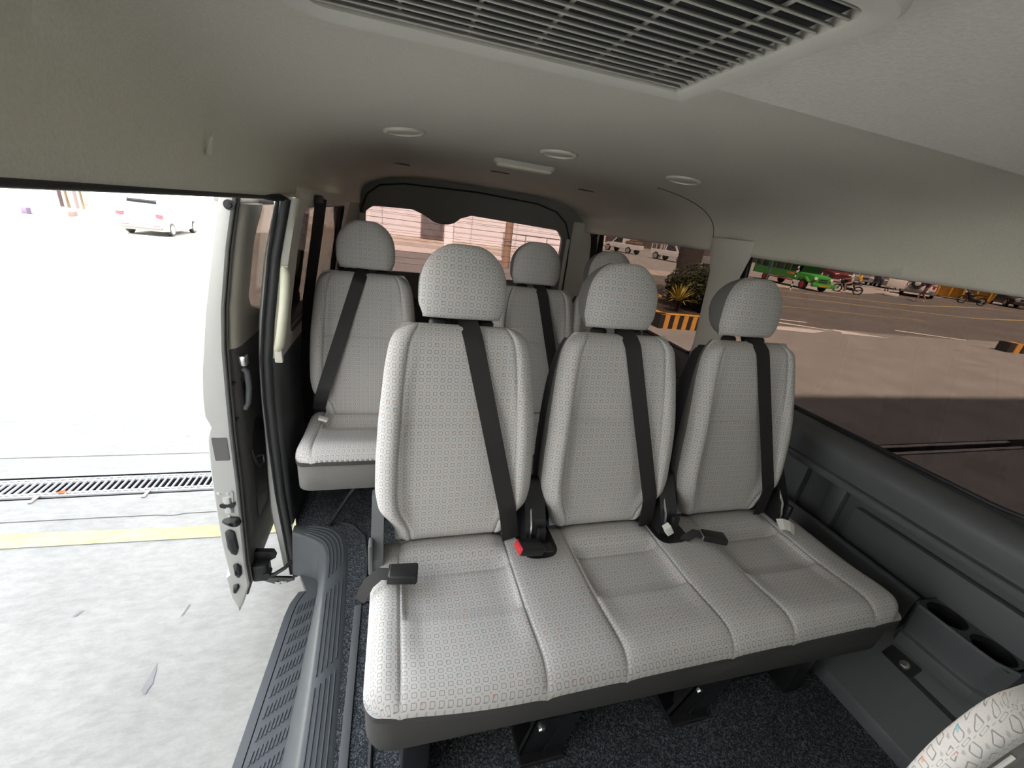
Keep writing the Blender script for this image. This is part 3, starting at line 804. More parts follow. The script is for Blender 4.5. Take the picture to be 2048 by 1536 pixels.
def headrest(parent, cx, y0, z0, ang, plain_side=True):
    hx = lean_xf(cx, y0, z0, ang); mb = MB()
    pad(mb, HR_H, hw_head, front_head, back_head, .012, .02, nrow=34, ncol=26, xf=hx, uv0=(cx, .9))
    hr = build('headrest', mb, [M['fabric'], M['plainfab']], parent, angle=70)
    for s_ in (-.058, .058):
        mb = MB(); mb.cyl(hx(Vector((s_, -.006, -.05))), hx(Vector((s_, -.006, .03))), .006, n=12)
        build('post', mb, M['steel'], hr)
    return hx
def seat_back(parent, cx, y0, z0, ang, k, belt=1, low=True):
    xf = lean_xf(cx, y0, z0, ang)
    mb = MB(); pad(mb, BACK_H, hw_back, front_back, lambda x, u, z: -.030, .040, .004, seams=(-SU, SU), zseams=(.345,), nrow=64, xf=xf, uv0=(cx * 1.7, .0))
    bk = build('backrest', mb, [M['fabric'], M['plainfab']], parent, angle=60)
    mb = MB(); pad(mb, BACK_H - .022, lambda z: hw_back(z) + .0015 - .012 * sm((z - .42) / .15), lambda x, u, z: -.038 + .012 * abs(u) ** 4, back_shell, .012, .03, nrow=30, ncol=16, xf=xf, side_mi=0)
    build('back_shell', mb, M['shell'], bk, angle=60)
    for s_ in (-.058, .058):
        mb = MB(); mb.loft([[xf(Vector((s_ + (rr * 1.5) * cos(2 * pi * i / 20), -.010 + rr * sin(2 * pi * i / 20), z))) for i in range(20)] for rr, z in ((.017, BACK_H - .012), (.017, BACK_H + .006), (.013, BACK_H + .012), (.006, BACK_H + .013))])
        build('post_sleeve', mb, M['black'], bk, angle=60)
    hx = headrest(parent, cx, *(xf(Vector((0, -.005, BACK_H + .014))).yz), ang)
    mb = MB()
    xa_, xb_ = (.012, .165) if belt > 0 else (-.012, -.185)
    za_, zb_ = BACK_H + .004, (-.01 if belt > 0 else .02)
    P = belt_path(xa_, za_, xb_, zb_)
    P = [Vector((xa_ - .004 * belt, .01, BACK_H + .012)), Vector((xa_ - .002 * belt, -.03, BACK_H + .013))] + P[1:]
    ribbon(mb, P, .0475, .0022, xf)
    build('seat_belt', mb, M['web'], parent)
    return xf

# ---------------- front bench: one frame, three places
BX0, BX1 = -.047, 1.392
bench = thing('bench_seat', 'three-place grey patterned bench seat facing the camera, with three headrests', 'seat', (.67, .68, 0))
CX = [.166, .615, 1.076]
SEAMX = [.022, .312, .498, .785, .975, 1.262]
bw = (BX1 - BX0) / 2; bc = (BX1 + BX0) / 2
def in_seat(x):
    for a, b in ((SEAMX[0], SEAMX[1]), (SEAMX[2], SEAMX[3]), (SEAMX[4], SEAMX[5])):
        if a - .0 < x < b + .0: return a, b
    return None
CH = .455          # cushion depth
def cush_face(x, u, z, seams, depth, base):
    """local z = 0 at the front nose, depth at the back; returns -height"""
    hgt = base
    d = z                                      # distance from the front nose
    for a, b in seams:
        inn = sm((x - a) / .05) * sm((b - x) / .05)
        hard = sm((x - a + .004) / .008) * sm((b - x + .004) / .008)
        back = sm((d - .17) / .035) * (1 - sm((d - depth + .13) / .05))
        hgt -= .010 * inn * sm((d - .03) / .12)
        hgt -= .014 * hard * back * sm((x - a) / .02) * sm((b - x) / .02)
        hgt -= hard * groove(d - .183, .004, .003) + hard * groove(d - depth + .135, .005, .004)
        hgt += .016 * inn * sm((d - depth + .125) / .06)
    for a, b in seams:
        for q in (a, b):
            hgt -= groove(x - q, .0032, .0055) * (1 - .3 * sm((d - depth + .1) / .05)) + groove(x - q, .02, .0035)
    hgt += .010 * math.exp(-((d - .06) / .07) ** 2) - .004 * sm(d / depth)
    return -hgt
sp = list(zip(SEAMX[0::2], SEAMX[1::2]))
def face(x, u, z): return cush_face(x + bc, u, z, sp, CH, .064)
def bow(x, y): return .034 * clamp((.30 - x) / .35) ** 2 * clamp((.9 - y) / .45)
def cxf(p): return Vector((bc + p.x, .447 + p.z + bow(bc + p.x, .447 + p.z), .345 - p.y))
mb = MB()
def hwc(z): return bw - .030 * (1 - sqrt(max(0, 1 - (1 - clamp(z / .04)) ** 2)))
pad(mb, CH, hwc, face, lambda x, u, z: .0, .050, .004, seams=tuple((q - bc) / bw for q in SEAMX), zseams=(.183, CH - .135), nrow=64, ncol=150, xf=cxf, uv0=(.3, .2))
build('cushion', mb, [M['fabric'], M['valance']], bench, angle=60)
mb = MB()
vl = rpoly([(BX0 + .002, .9), (BX0 + .002, .452), (BX1 - .002, .452), (BX1 - .002, .9)], [.0, .055, .055, 0], 10)
mb.loft([[(x, y + dy + bow(x, y), z) for x, y in vl] for dy, z in ((.004, .350), (0, .343), (.0005, .29), (.004, .238), (.012, .226), (.03, .222))], cap=True)
build('valance', mb, M['valance'], bench, angle=50)
SB = []
for k, cx in enumerate(CX): SB.append(seat_back(bench, cx, .915, .405, ANG, k))
# seat frame underneath and legs
mb = MB(); mb.box((.0, .52, .19), (1.36, .56, .232), .006); mb.box((.0, .82, .19), (1.36, .87, .232), .006)
build('frame', mb, M['steel'], bench)
for x in (.355, .80):
    mb = MB(); w = .028
    # pressed steel bracket: two inclined flanges meeting at the foot and a web between them
    mb.prism([(.475, .225), (.50, .225), (.545, .03), (.60, .03), (.60, .0), (.50, .0), (.505, .03)], lambda u, v, q: (q, u, v), x + w, x + w + .05)
    mb.prism([(.475, .23), (.487, .23), (.527, .012), (.515, .0)], lambda u, v, q: (q, u, v), x - .035, x - .030)
    mb.prism([(.475, .23), (.60, .23), (.545, .012), (.515, .0)], lambda u, v, q: (q, u, v), x + .0, x + .006)
    mb.prism([(.475, .23), (.479, .23), (.519, .0), (.515, .0)], lambda u, v, q: (q, u, v), x - .035, x + .05)
    mb.box((x - .04, .49, .0), (x + .08, .86, .014), .004)
    lg = build('leg', mb, M['steel'], bench, smooth=False)
    mb = MB(); mb.cyl((x - .010, .500, .172), (x - .010, .492, .170), .014, n=20); mb.cyl((x - .010, .493, .170), (x - .010, .483, .168), .0095, .0085, n=6)
    build('bolt', mb, M['chrome'], lg)
for x in (.05, 1.20):
    mb = MB(); mb.box((x - .02, .50, 0), (x + .04, .86, .19), .008)
    build('leg', mb, M['steel'], bench)
mb = MB(); mb.box((.93, .56, .0), (1.26, .84, .12), .02); mb.tube([(1.0, .55, .16), (1.0, .54, .10), (1.02, .55, .06), (1.06, .56, .05)], .008, 8)
build('heater_box', mb, M['steel'], bench)
# black recliner covers that stand between the backrests, with a chrome edge
def recliner(parent, x, wide=.030, mat='black'):
    mb = MB(); pl = rpoly([(-.085, .0), (.05, .0), (.06, .14), (.035, .20), (.00, .20), (-.06, .11), (-.085, .06)], .02, 6)
    mb.prism(pl, lambda u, v, q: (q, .885 + u, .375 + v), x - wide, x + wide)
    rc = build('recliner_cover', mb, M[mat], parent, angle=40)
    mb = MB(); mb.tube([(x - wide * .55, .803, .395), (x - wide * .55, .802, .44), (x - wide * .5, .814, .475), (x - wide * .4, .846, .51)], .0035, 6)
    build('trim_edge', mb, M['chrome'] if mat == 'black' else M['grey'], rc)
    mb = MB(); mb.box((x + wide * .0, .789, .395), (x + wide * .8, .81, .475), .006)
    build('lever', mb, M['black'] if mat == 'black' else M['grey'], rc)
recliner(bench, .390); recliner(bench, .832); recliner(bench, 1.30, .022)
mb = MB(); pl = rpoly([(-.06, .0), (.05, .0), (.05, .20), (.02, .20), (-.035, .12), (-.06, .06)], .015, 6)
mb.prism(pl, lambda u, v, q: (q, .86 + u, .36 + v), -.048, -.018)
rc = build('recliner_cover', mb, M['grey'], bench, angle=40); rc['label'] = 'grey recliner cover'
mb = MB(); mb.box((-.053, .79, .38), (-.043, .825, .475), .004); build('lever', mb, M['grey'], rc)
# dark buckle pockets sunk at the back of the cushion
for x in (.402, .845):
    mb = MB(); pl = rpoly([(x - .055, .758), (x + .055, .758), (x + .055, .90), (x - .055, .90)], [.045, .045, 0, 0], 10)
    mb.loft([[(a, b, .36) for a, b in pl], [(a, b, .4055) for a, b in pl], [(x + (a - x) * .9, .83 + (b - .83) * .92, .4065) for a, b in pl]])
    build('buckle_pocket', mb, M['black'], bench, angle=40)
# buckles
def buckle(x, y, z, rz, rx, btn, label=None):
    T = Matrix.Translation((x, y, z)) @ Matrix.Rotation(rz, 4, 'Z') @ Matrix.Rotation(rx, 4, 'Y')
    mb = MB(); mb.box((-.052, -.021, -.013), (.022, .021, .013), .005, seg=3)
    mb.v = [tuple(T @ Vector(p)) for p in mb.v]
    b = build('buckle', mb, M['black'], bench)
    if label: b['label'] = label
    if btn:
        mb = MB(); mb.box((-.056, -.0165, -.009), (-.050, .0165, .009), .0025, seg=3)
        mb.v = [tuple(T @ Vector(p)) for p in mb.v]
        build('release_button', mb, M['red'], b)['label'] = 'red release button'
        mb = MB(); mb.box((-.0535, -.0195, -.0115), (-.0495, .0195, .0115), .002)
        mb.v = [tuple(T @ Vector(p)) for p in mb.v]
        build('button_surround', mb, M['red'], b)
    mb = MB(); mb.box((.02, -.014, -.006), (.06, .014, .006), .003); mb.v = [tuple(T @ Vector(p)) for p in mb.v]
    build('stalk', mb, M['black'], b)
buckle(.373, .765, .445, radians(8), radians(15), True, 'black buckle with a red release button')
# buckle lying on the left place, and the one on the right place
def boot(x, y, z, rz, tip, size):
    L, Wd, H = size
    T = Matrix.Translation((x, y, z)) @ Matrix.Rotation(rz, 4, 'Z') @ Matrix.Rotation(radians(-6), 4, 'X')
    mb = MB(); mb.box((-L / 2, -Wd / 2, -H / 2), (L / 2, Wd / 2, H / 2), .006, seg=3)
    for i, p in enumerate(mb.v):
        q = Vector(p); q.y *= 1 + .12 * (q.x / L); mb.v[i] = tuple(T @ q)
    b = build('buckle', mb, M['black'], bench)
    mb = MB(); mb.box((-L / 2 - .002, -Wd / 2 + .002, -H / 2 + .003), (-L / 2 + .003, Wd / 2 - .002, H / 2 - .003), .001); mb.v = [tuple(T @ Vector(p)) for p in mb.v]
    build('buckle_mouth', mb, M['chrome'] if tip else M['shell'], b)
    pts = [T @ Vector(p) for p in ((-L / 2 + .005, 0, 0), (-L / 2 - .02, .002, .0), (-L / 2 - .045, -.006, -.02), (-L / 2 - .062, -.02, -.055))]
    mb = MB(); ribbon(mb, pts, [Wd * .55, Wd * .6, Wd * .6, Wd * .55], .003, wdir=Vector((0, -.5, .85)).normalized())
    build('webbing', mb, M['web'], b)
boot(.030, .735, .436, radians(-6), False, (.068, .048, .026))
boot(.955, .745, .430, radians(-22), True, (.075, .042, .022))
mb = MB(); mb.box((.80, .772, .425), (.822, .79, .462), .002, rot=Matrix.Rotation(radians(-35), 4, 'Y'))
build('care_label', mb, M['white'], bench, smooth=False)['label'] = 'white label'
mb = MB(); ribbon(mb, [Vector((1.228, .76, .437)), Vector((1.245, .755, .441)), Vector((1.268, .748, .436)), Vector((1.285, .742, .424))], .036, .0015, wdir=Vector((.1, -.6, .8)))
build('care_label', mb, M['white'], bench, smooth=False)['label'] = 'white label'

# ---------------- rear bench
rear = thing('bench_seat', 'grey patterned rear bench seat behind the front bench', 'seat', (.45, 1.5, 0))
RCX = [-.112, .602, .965]
RB0, RB1 = -.335, 1.15
rbw = (RB1 - RB0) / 2; rbc = (RB1 + RB0) / 2
rse = [(-.275, .02), (.10, .38), (.46, .74), (.82, 1.09)]
RH = .36
def rface(x, u, z): return cush_face(x + rbc, u, z, rse, RH, .064)
mb = MB()
pad(mb, RH, lambda z: rbw - .03 * (1 - sqrt(max(0, 1 - (1 - clamp(z / .05)) ** 2))), rface, lambda x, u, z: .0, .05, .004, seams=tuple((q - rbc) / rbw for p in rse for q in p), zseams=(.183, RH - .135), nrow=40, ncol=90,
    xf=lambda p: Vector((rbc + p.x, 1.325 + p.z, .350 - p.y)), uv0=(.1, .6))
build('cushion', mb, [M['fabric'], M['valance']], rear, angle=60)
mb = MB(); vl = rpoly([(RB0 + .002, 1.7), (RB0 + .002, 1.33), (RB1 - .002, 1.33), (RB1 - .002, 1.7)], [0, .055, .055, 0], 10)
mb.loft([[(x, y + dy, z) for x, y in vl] for dy, z in ((.004, .356), (0, .349), (.0005, .30), (.006, .24), (.02, .228), (.04, .225))])
build('valance', mb, M['plainfab'], rear, angle=50)
for k, cx in enumerate(RCX): seat_back(rear, cx, 1.665, .398, radians(8), k, belt=-1 if k == 0 else 1)
mb = MB(); mb.box((-.25, 1.40, .19), (1.1, 1.44, .235), .005); mb.box((-.25, 1.6, .19), (1.1, 1.64, .235), .005)
build('frame', mb, M['steel'], rear)
mb = MB(); mb.tube([(-.135, 1.36, .228), (-.16, 1.375, .18), (-.235, 1.41, .02), (-.245, 1.418, .004)], .008, 10)
lg = build('leg', mb, M['steel'], rear)
for x in (.2, .7, 1.05):
    mb = MB(); mb.box((x - .02, 1.40, .0), (x + .02, 1.64, .2), .006); build('leg', mb, M['steel'], rear)
mb = MB(); mb.box((-.285, 1.535, .42), (-.250, 1.560, .432), .003, rot=Matrix.Rotation(radians(20), 4, 'Y')); 
build('care_label', mb, M['white'], rear)['label'] = 'white label'

# ---------------- corner of the seat ahead of the bench, bottom right
fs_ = thing('front_seat', 'corner of another patterned seat with a plain grey side, beside the cup holder', 'seat', (.745, .13, .0))
FH = .56
def fhw(z):
    q = FH - .11
    return .195 if z < q else .085 + .11 * sqrt(max(0, 1 - ((z - q) / .11) ** 2))
FX = lambda p: Vector((.766 + p.x, .092 + p.y, .296 + p.z))
mb = MB(); pad(mb, FH - .004, fhw, lambda x, u, z: -.006 - .03 * (1 - sm(z / .4)), lambda x, u, z: .026 + .03 * (1 - sm(z / .4)), .012, .014, nrow=46, ncol=30, xf=FX, side_mi=0)
bk = build('backrest', mb, [M['fabric'], M['plainfab']], fs_, angle=60)
mb = MB(); pad(mb, FH - .05, lambda z: fhw(z + .030) - .031, lambda x, u, z: -.013 - .03 * (1 - sm((z + .01) / .4)), lambda x, u, z: .0, .006, .004, nrow=40, ncol=24, xf=FX, side_mi=0)
build('side_panel', mb, M['plainfab'], bk, angle=60)['label'] = 'plain grey panel'
mb = MB(); zs_ = [.02 + i * .012 for i in range(41)]
rim = [FX(Vector((-(fhw(z + .030) - .030), -.010 - .03 * (1 - sm((z + .01) / .4)), z))) for z in zs_ if z < FH - .055]
mb.tube(rim, .0020, 8)
build('piping', mb, M['white'], bk)['label'] = 'white piping'
mb = MB(); mb.box((.62, -.30, .0), (.66, .15, .33), .01); mb.box((.84, -.30, .0), (.88, .15, .33), .01)
build('frame', mb, M['steel'], fs_)
mb = MB(); mb.box((.56, -.34, .24), (.93, .14, .36), .04, seg=4)
build('cushion', mb, M['plainfab'], fs_)

# ================================================================== SLIDING DOOR, seen on its front edge
DO = [(-.318, -.578), (-.30, -.585), (-.244, -.598), (-.14, -.603), (-.126, -.590), (-.075, -.592), (.047, -.596), (.227, -.592), (.351, -.588), (.465, -.580), (.495, -.573), (.513, -.566), (.530, -.570), (.55, -.577), (.612, -.575), (.713, -.563), (.90, -.529), (1.07, -.490), (1.216, -.453)]
DI = [(-.318, -.572), (-.29, -.560), (-.19, -.528), (-.084, -.529), (.132, -.520), (.306, -.513), (.481, -.509), (.612, -.503), (.779, -.494), (.903, -.480), (1.074, -.448), (1.216, -.414)]
door = thing('sliding_door', 'open silver sliding side door seen along its front edge', 'door', (-.55, 1.9, -.32))
DY = 1.33
zd = sorted(set([z for z, _ in DO] + [z for z, _ in DI] + [-.30 + .04 * i for i in range(38)]))
zd = [z for z in zd if z <= 1.216]
mb = MB(); rings = []
for z in zd:
    o, i_ = interp(DO, z), interp(DI, z)
    rings.append([(o - .004, 2.45, z), (o - .002, DY + .03, z), (o + .001, DY + .006, z), (o + .006, DY, z), (o + (i_ - o) * .5, DY - .002, z), (i_ - .006, DY, z), (i_ - .001, DY + .004, z), (i_, DY + .012, z), (i_ - .004, DY + .03, z), (i_ - .012, DY + .034, z), (i_ - .012, 2.45, z)])
def at(z): return z
low = [r for r in rings if r[0][2] < .735]
mb.loft(low, cap=True)
mb.loft([r[1:10] for r in rings if r[0][2] > .70], cap=True)
mb.loft([[(interp(DO, z) - .004, 2.40, z), (interp(DI, z) - .012, 2.40, z), (interp(DI, z) - .012, 2.45, z), (interp(DO, z) - .004, 2.45, z)] for z in (.70, .9, 1.07, 1.216)], cap=True)
mb.box((-.470, 1.34, 1.195), (-.418, 2.45, 1.222), .005)
build('door_shell', mb, M['silver'], door, angle=30)
mb = MB(); mb.tube([(interp(DI, z) + .002, DY + .024, z) for z in zd if z > -.28], .0045, 8)
build('weather_strip', mb, M['greytrim'], door)
# inner trim: beige above the beltline, dark below, with the window cut-out behind
mb = MB(); rings = []
for z in [.772 + .0355 * k for k in range(13)]:
    i_ = interp(DI, z); yr = 1.50 + .5 * sm((.90 - z) / .16) + .03 * sm((z - 1.1) / .1)
    rings.append([(i_ - .010, 1.355, z), (i_ + .004, 1.36, z), (i_ + .020, 1.372, z), (i_ + .026, 1.40, z), (i_ + .027, yr - .04, z), (i_ + .018, yr - .008, z), (i_ + .002, yr, z), (i_ - .010, yr, z)])
mb.loft(rings); build('upper_trim', mb, M['beigetrim'], door, angle=45)
mb = MB(); rings = []
for z in [-.24 + .0505 * k for k in range(21)]:
    z = min(z, .768); i_ = interp(DI, z); t = .022 * sm((z + .2) / .25)
    rings.append([(i_ - .010, 1.358, z), (i_ + .002, 1.362, z), (i_ + t * .6, 1.374, z), (i_ + t, 1.40, z), (i_ + t, 2.30, z), (i_ - .010, 2.36, z)])
mb.loft(rings); build('lower_trim', mb, M['greytrim'], door, angle=45)
dg = [(1.52, .82), (1.62, .775), (2.40, .775), (2.40, 1.20), (1.54, 1.20), (1.49, .98)]
mb = MB(); mb.prism(rpoly(dg, .04), lambda u, v, w: (interp(DI, v) - .004 - w, u, v), 0, .004)
build('window_pane', mb, M['tint'], door, smooth=False)
mb = MB(); mb.tube([(interp(DI, v) - .002, u, v) for u, v in rpoly(dg, .04)], .007, 8, closed=True)
build('window_seal', mb, M['rubber'], door)
# inside pull handle and lock lever
def dpt(z, y, d=0): return (interp(DI, z) + .022 + d, y, z)
mb = MB(); mb.box(dpt(.56, 1.39, -.012), tuple(a + b for a, b in zip(dpt(.56, 1.39, -.012), (.016, .10, .12))), .006)
hd = build('handle_recess', mb, M['black'], door)
mb = MB(); mb.tube([dpt(.695, 1.40, .002), dpt(.68, 1.405, .012), dpt(.62, 1.41, .014), dpt(.565, 1.405, .010), dpt(.545, 1.40, .0)], .009, 10)
build('pull_lever', mb, M['grey'], hd)
mb = MB(); mb.box(dpt(.705, 1.385, -.004), tuple(a + b for a, b in zip(dpt(.705, 1.385, -.004), (.022, .035, .035))), .005)
build('lock_knob', mb, M['chrome'], hd)
mb = MB()
for z in (.655, .525): mb.cyl((interp(DI, z) + .006, 1.363, z), (interp(DI, z) + .006, 1.372, z), .006, n=14)
build('screw', mb, M['black'], door)
mb = MB(); pl = rpoly([(1.43, .05), (1.56, .05), (1.56, .42), (1.50, .47), (1.44, .40)], .03)
mb.prism(pl, lambda u, v, w: (interp(DI, v) + .0215 + w, u, v), 0, .003)
build('storage_recess', mb, M['black'], door)
# hardware on the front edge
def onface(u, z): o, i_ = interp(DO, z), interp(DI, z); return o + (i_ - o) * u
def edge_plate(name, poly, mat, d0=-.006, d1=.002, bev=0):
    mb = MB(); mb.prism(poly, lambda u, v, w: (u, DY + w, v), d0, d1); return build(name, mb, mat, door, angle=40)
mb = MB(); c = (-.430, DY - .004, 1.192)
mb.cyl((c[0], DY + .002, c[2]), (c[0], DY - .004, c[2]), .0135, n=28); mb.cyl((c[0], DY - .004, c[2]), (c[0], DY - .009, c[2]), .009, .007, n=24); mb.cyl((c[0], DY - .009, c[2]), (c[0], DY - .011, c[2]), .003, n=12)
build('rubber_buffer', mb, M['rubber'], door)
edge_plate('sticker', rpoly([(-.566, .476), (-.523, .475), (-.524, .388), (-.565, .388)], .004), M['plaque'], -.0032, 0)
pl = rpoly([(-.582, .262), (-.528, .262), (-.540, .165), (-.556, .145), (-.572, .165)], .010)
edge_plate('latch_plate', pl, M['silver'], -.0048, 0)
mb = MB()
for x, z in ((-.572, .254), (-.546, .252), (-.553, .158)):
    mb.cyl((x, DY - .004, z), (x, DY - .0075, z), .0062, .005, n=18)
build('latch_screw', mb, M['chrome'], door)
mb = MB()
n = 16
for z0_, z1_ in ((.238, .212), (.198, .172)):
    mb.loft([[(-.551 + .014 * cos(pi * i / n), DY - .004 - .006 * sin(pi * i / n), z) for i in range(n + 1)] for z in (z0_, z1_)], cap=True)
build('striker_guide', mb, M['chrome'], door)
edge_plate('latch_slot', rpoly([(-.576, .212), (-.526, .214), (-.530, .197), (-.551, .191), (-.573, .198)], .007), M['black'], -.0095, 0)
def stop(pts, d, name='rubber_stop'):
    mb = MB(); n = len(pts); cx = sum(p[0] for p in pts) / n; cz = sum(p[1] for p in pts) / n
    mb.loft([[(cx + (x - cx) * s_, DY + y, cz + (z - cz) * s_) for x, z in pts] for s_, y in ((1, .002), (1, -.006), (.86, -.010), (.5, -.010 - d), (.3, -.010 - d), (.28, -.012))])
    return build(name, mb, M['rubber'], door, angle=40)
stop(rpoly([(-.585, .135), (-.552, .152), (-.524, .148), (-.520, .118), (-.536, .104), (-.556, .112)], .014), .008)
stop(rpoly([(-.575, .085), (-.560, .096), (-.545, .082), (-.541, .005), (-.551, -.030), (-.566, -.018), (-.575, .01)], .008), .003)
mb = MB(); mb.box((-.566, DY - .014, -.008), (-.551, DY - .006, .06), .004); build('guide_insert', mb, M['steel'], door)
stop(rpoly([(-.568, -.075), (-.555, -.068), (-.543, -.088), (-.545, -.125), (-.556, -.145), (-.568, -.125)], .006), .006)
stop(rpoly([(-.580, -.180), (-.562, -.172), (-.560, -.192), (-.575, -.222), (-.584, -.212)], .006), .004)
# lower roller arm between the door and the sill
mb = MB()
mb.prism(rpoly([(-.52, -.185), (-.44, -.215), (-.395, -.235), (-.385, -.265), (-.42, -.285), (-.455, -.300), (-.475, -.275), (-.505, -.215)], .012), lambda u, v, w: (u, 1.385 + (v + .235) * -.5 + w, v), 0, .010)
mb.prism(rpoly([(-.525, -.09), (-.455, -.100), (-.445, -.13), (-.47, -.145), (-.52, -.14)], .010), lambda u, v, w: (u, 1.40 + w, v), 0, .02)
mb.box((-.53, 1.36, -.215), (-.47, 1.42, -.13), .012); mb.cyl((-.475, 1.39, -.18), (-.475, 1.355, -.18), .014, n=18); mb.tube([(-.50, 1.37, -.19), (-.45, 1.365, -.185), (-.41, 1.37, -.16), (-.39, 1.39, -.15)], .008, 8)
ar = build('roller_arm', mb, M['steel'], door, angle=40)
mb = MB()
for x, z in ((-.452, -.268), (-.430, -.268)):
    y = 1.385 + (z + .235) * -.5; mb.cyl((x, y + .002, z), (x, y - .006, z), .008, n=6); mb.cyl((x, y + .002, z), (x, y - .003, z), .011, n=18)
build('bolt', mb, M['chrome'], ar)
mb = MB(); mb.tube([(-.487, 1.42, .37), (-.478, 1.405, .345), (-.470, 1.40, .325), (-.462, 1.405, .31), (-.452, 1.42, .318), (-.456, 1.43, .34), (-.470, 1.42, .345), (-.49, 1.425, .33)], .0045, 8)
build('cable', mb, M['black'], door)

# grab handle on the pillar
mb = MB(); pts = []
for k in range(17):
    t = k / 16; z = 1.025 - t * .262; x = interp(SEAL, z) + .022 + .018 * sin(pi * t) ** .5
    pts.append((x + .002, 1.405 - .035 * sin(pi * t) ** .6, z))
mb.tube(pts, [.011] + [.0145] * 15 + [.011], 14)
gh = tag(build('grab_handle', mb, M['cream']), 'cream grab handle upright on the pillar behind the side door', 'handle')
mb = MB(); mb.box((pts[-1][0] - .01, 1.40, .715), (pts[-1][0] + .014, 1.42, .775), .004); build('end_cap', mb, M['linertrim'], gh)
mb = MB(); mb.box((pts[0][0] - .01, 1.40, 1.01), (pts[0][0] + .012, 1.42, 1.035), .004); build('end_cap', mb, M['linertrim'], gh)
# belts hanging at the rear side windows
mb = MB(); ribbon(mb, [Vector((-.268, 1.76, 1.235)), Vector((-.290, 1.76, 1.10)), Vector((-.335, 1.76, .85)), Vector((-.358, 1.76, .60)), Vector((-.36, 1.76, .30))], .048, .003, wdir=Vector((.75, -.65, 0)))
sb = tag(build('seat_belt', mb, M['web']), 'black seat belt hanging down in front of the rear left window', 'seat belt')
mb = MB(); mb.box((-.29, 1.735, 1.215), (-.262, 1.785, 1.245), .006); build('anchor', mb, M['black'], sb)
mb = MB(); ribbon(mb, [Vector((1.455, 3.00, 1.235)), Vector((1.40, 2.85, 1.15)), Vector((1.30, 2.62, 1.02)), Vector((1.24, 2.50, .92))], .045, .003, wdir=Vector((-.5, -.8, .2)))
sb2 = tag(build('seat_belt', mb, M['web']), 'black seat belt slanting from the corner of the rear right window', 'seat belt')
mb = MB(); mb.box((1.43, 2.96, 1.215), (1.475, 3.02, 1.25), .008); build('anchor', mb, M['black'], sb2)

# ================================================================== OUTSIDE
def concrete(name, lo, hi, scale=1.2, spots=True, sc2=14):
    mt, nt, b = newmat(name); k = NT(nt)
    n1 = k.noise(scale, 8, 0.62); n2 = k.noise(sc2, 6, 0.7, stretch=(1.0, 2.2, 1.0)); n3 = k.noise(90, 3, 0.6)
    f = k.math('ADD', k.math('MULTIPLY', k.sstep(n1, .30, .72), .55), k.math('MULTIPLY', k.sstep(n2, .3, .7), .45))
    c = k.mix(f, lo, hi)
    c = k.mix(k.math('MULTIPLY', k.sstep(n3, .55, .8), .18), c, tuple(x * .6 for x in lo))
    if spots:
        v = nt.nodes.new('ShaderNodeTexVoronoi'); v.inputs['Scale'].default_value = 1.7
        t = nt.nodes.new('ShaderNodeTexCoord'); mp = nt.nodes.new('ShaderNodeMapping'); mp.inputs['Scale'].default_value = (1.0, 1.6, 1); mp.inputs['Rotation'].default_value = (0, 0, .6)
        nt.links.new(t.outputs['Object'], mp.inputs[0]); nt.links.new(mp.outputs[0], v.inputs['Vector'])
        st = k.math('MULTIPLY', k.math('SUBTRACT', 1.0, k.sstep(v.outputs['Distance'], .03, .06)), .5)
        c = k.mix(st, c, tuple(x * .35 for x in lo))
    nt.links.new(c, b.inputs['Base Color']); b.inputs['Roughness'].default_value = .95; b.inputs['Specular IOR Level'].default_value = .1
    k.bump(b, n2, .3, .01)
    return mt
M['ground'] = concrete('worn_concrete', (.245, .242, .228), (.375, .37, .35))
M['asphalt'] = concrete('asphalt', (.13, .122, .115), (.20, .185, .17), .5, False, 4)
M['paving'] = concrete('pale_paving', (.40, .36, .32), (.52, .48, .43), .8, False, 6)
M['yellowpaint'] = concrete('worn_yellow_paint', (.40, .355, .17), (.44, .42, .30), 3, False)
M['whitepaint'] = concrete('worn_white_paint', (.60, .58, .55), (.78, .76, .72), 3, False)
M['roadyellow'] = concrete('road_yellow_paint', (.42, .33, .16), (.50, .40, .20), 3, False)
M['kerbyellow'] = plain('kerb_yellow', (.75, .36, .07), .8, noise=8, var=.15)
M['scrap'] = plain('grey_paint_scrap', (.20, .195, .20), .8, noise=20, var=.15)
M['kerbblack'] = plain('kerb_black', (.03, .028, .026), .8, noise=8, var=.3)
M['siding'] = plain('white_siding', (.78, .76, .75), .7, noise=2, var=.04)
M['plaster'] = plain('white_plaster', (.86, .86, .85), .8, noise=2, var=.03)
M['stain'] = concrete('stained_plinth', (.42, .36, .28), (.62, .56, .48), 2, False)
M['steelpipe'] = plain('grey_pipe', (.30, .28, .27), .5, .3)
M['galv'] = plain('galvanised_bar', (.78, .78, .80), .5, .2)
M['pit'] = plain('gutter_dark', (.045, .045, .05), .95)
M['bark'] = plain('bark', (.050, .038, .030), .95, noise=14, bump=1.0, var=.6, dist=.03)
M['leafdark'] = plain('dark_leaf', (.035, .045, .012), .6, noise=6, var=.6)
M['leafyel'] = plain('yellow_leaf', (.45, .36, .08), .6, noise=6, var=.4)
M['soil'] = plain('soil', (.06, .045, .03), .95, noise=10, var=.5)
M['tyre'] = plain('tyre_rubber', (.018, .018, .018), .85)
M['alloy'] = plain('alloy_rim', (.55, .55, .56), .35, .7)
M['carglass'] = plain('car_window', (.02, .025, .03), .06, 0, spec=.9)
M['carwhite'] = plain('white_car_paint', (.72, .72, .72), .25, 0.1)
M['carpale'] = plain('pale_silver_car_paint', (.165, .168, .158), .3, 0.1)
M['carsilver'] = plain('silver_car_paint', (.34, .34, .35), .3, .4)
M['cardark'] = plain('dark_car_paint', (.045, .045, .05), .3, .3)
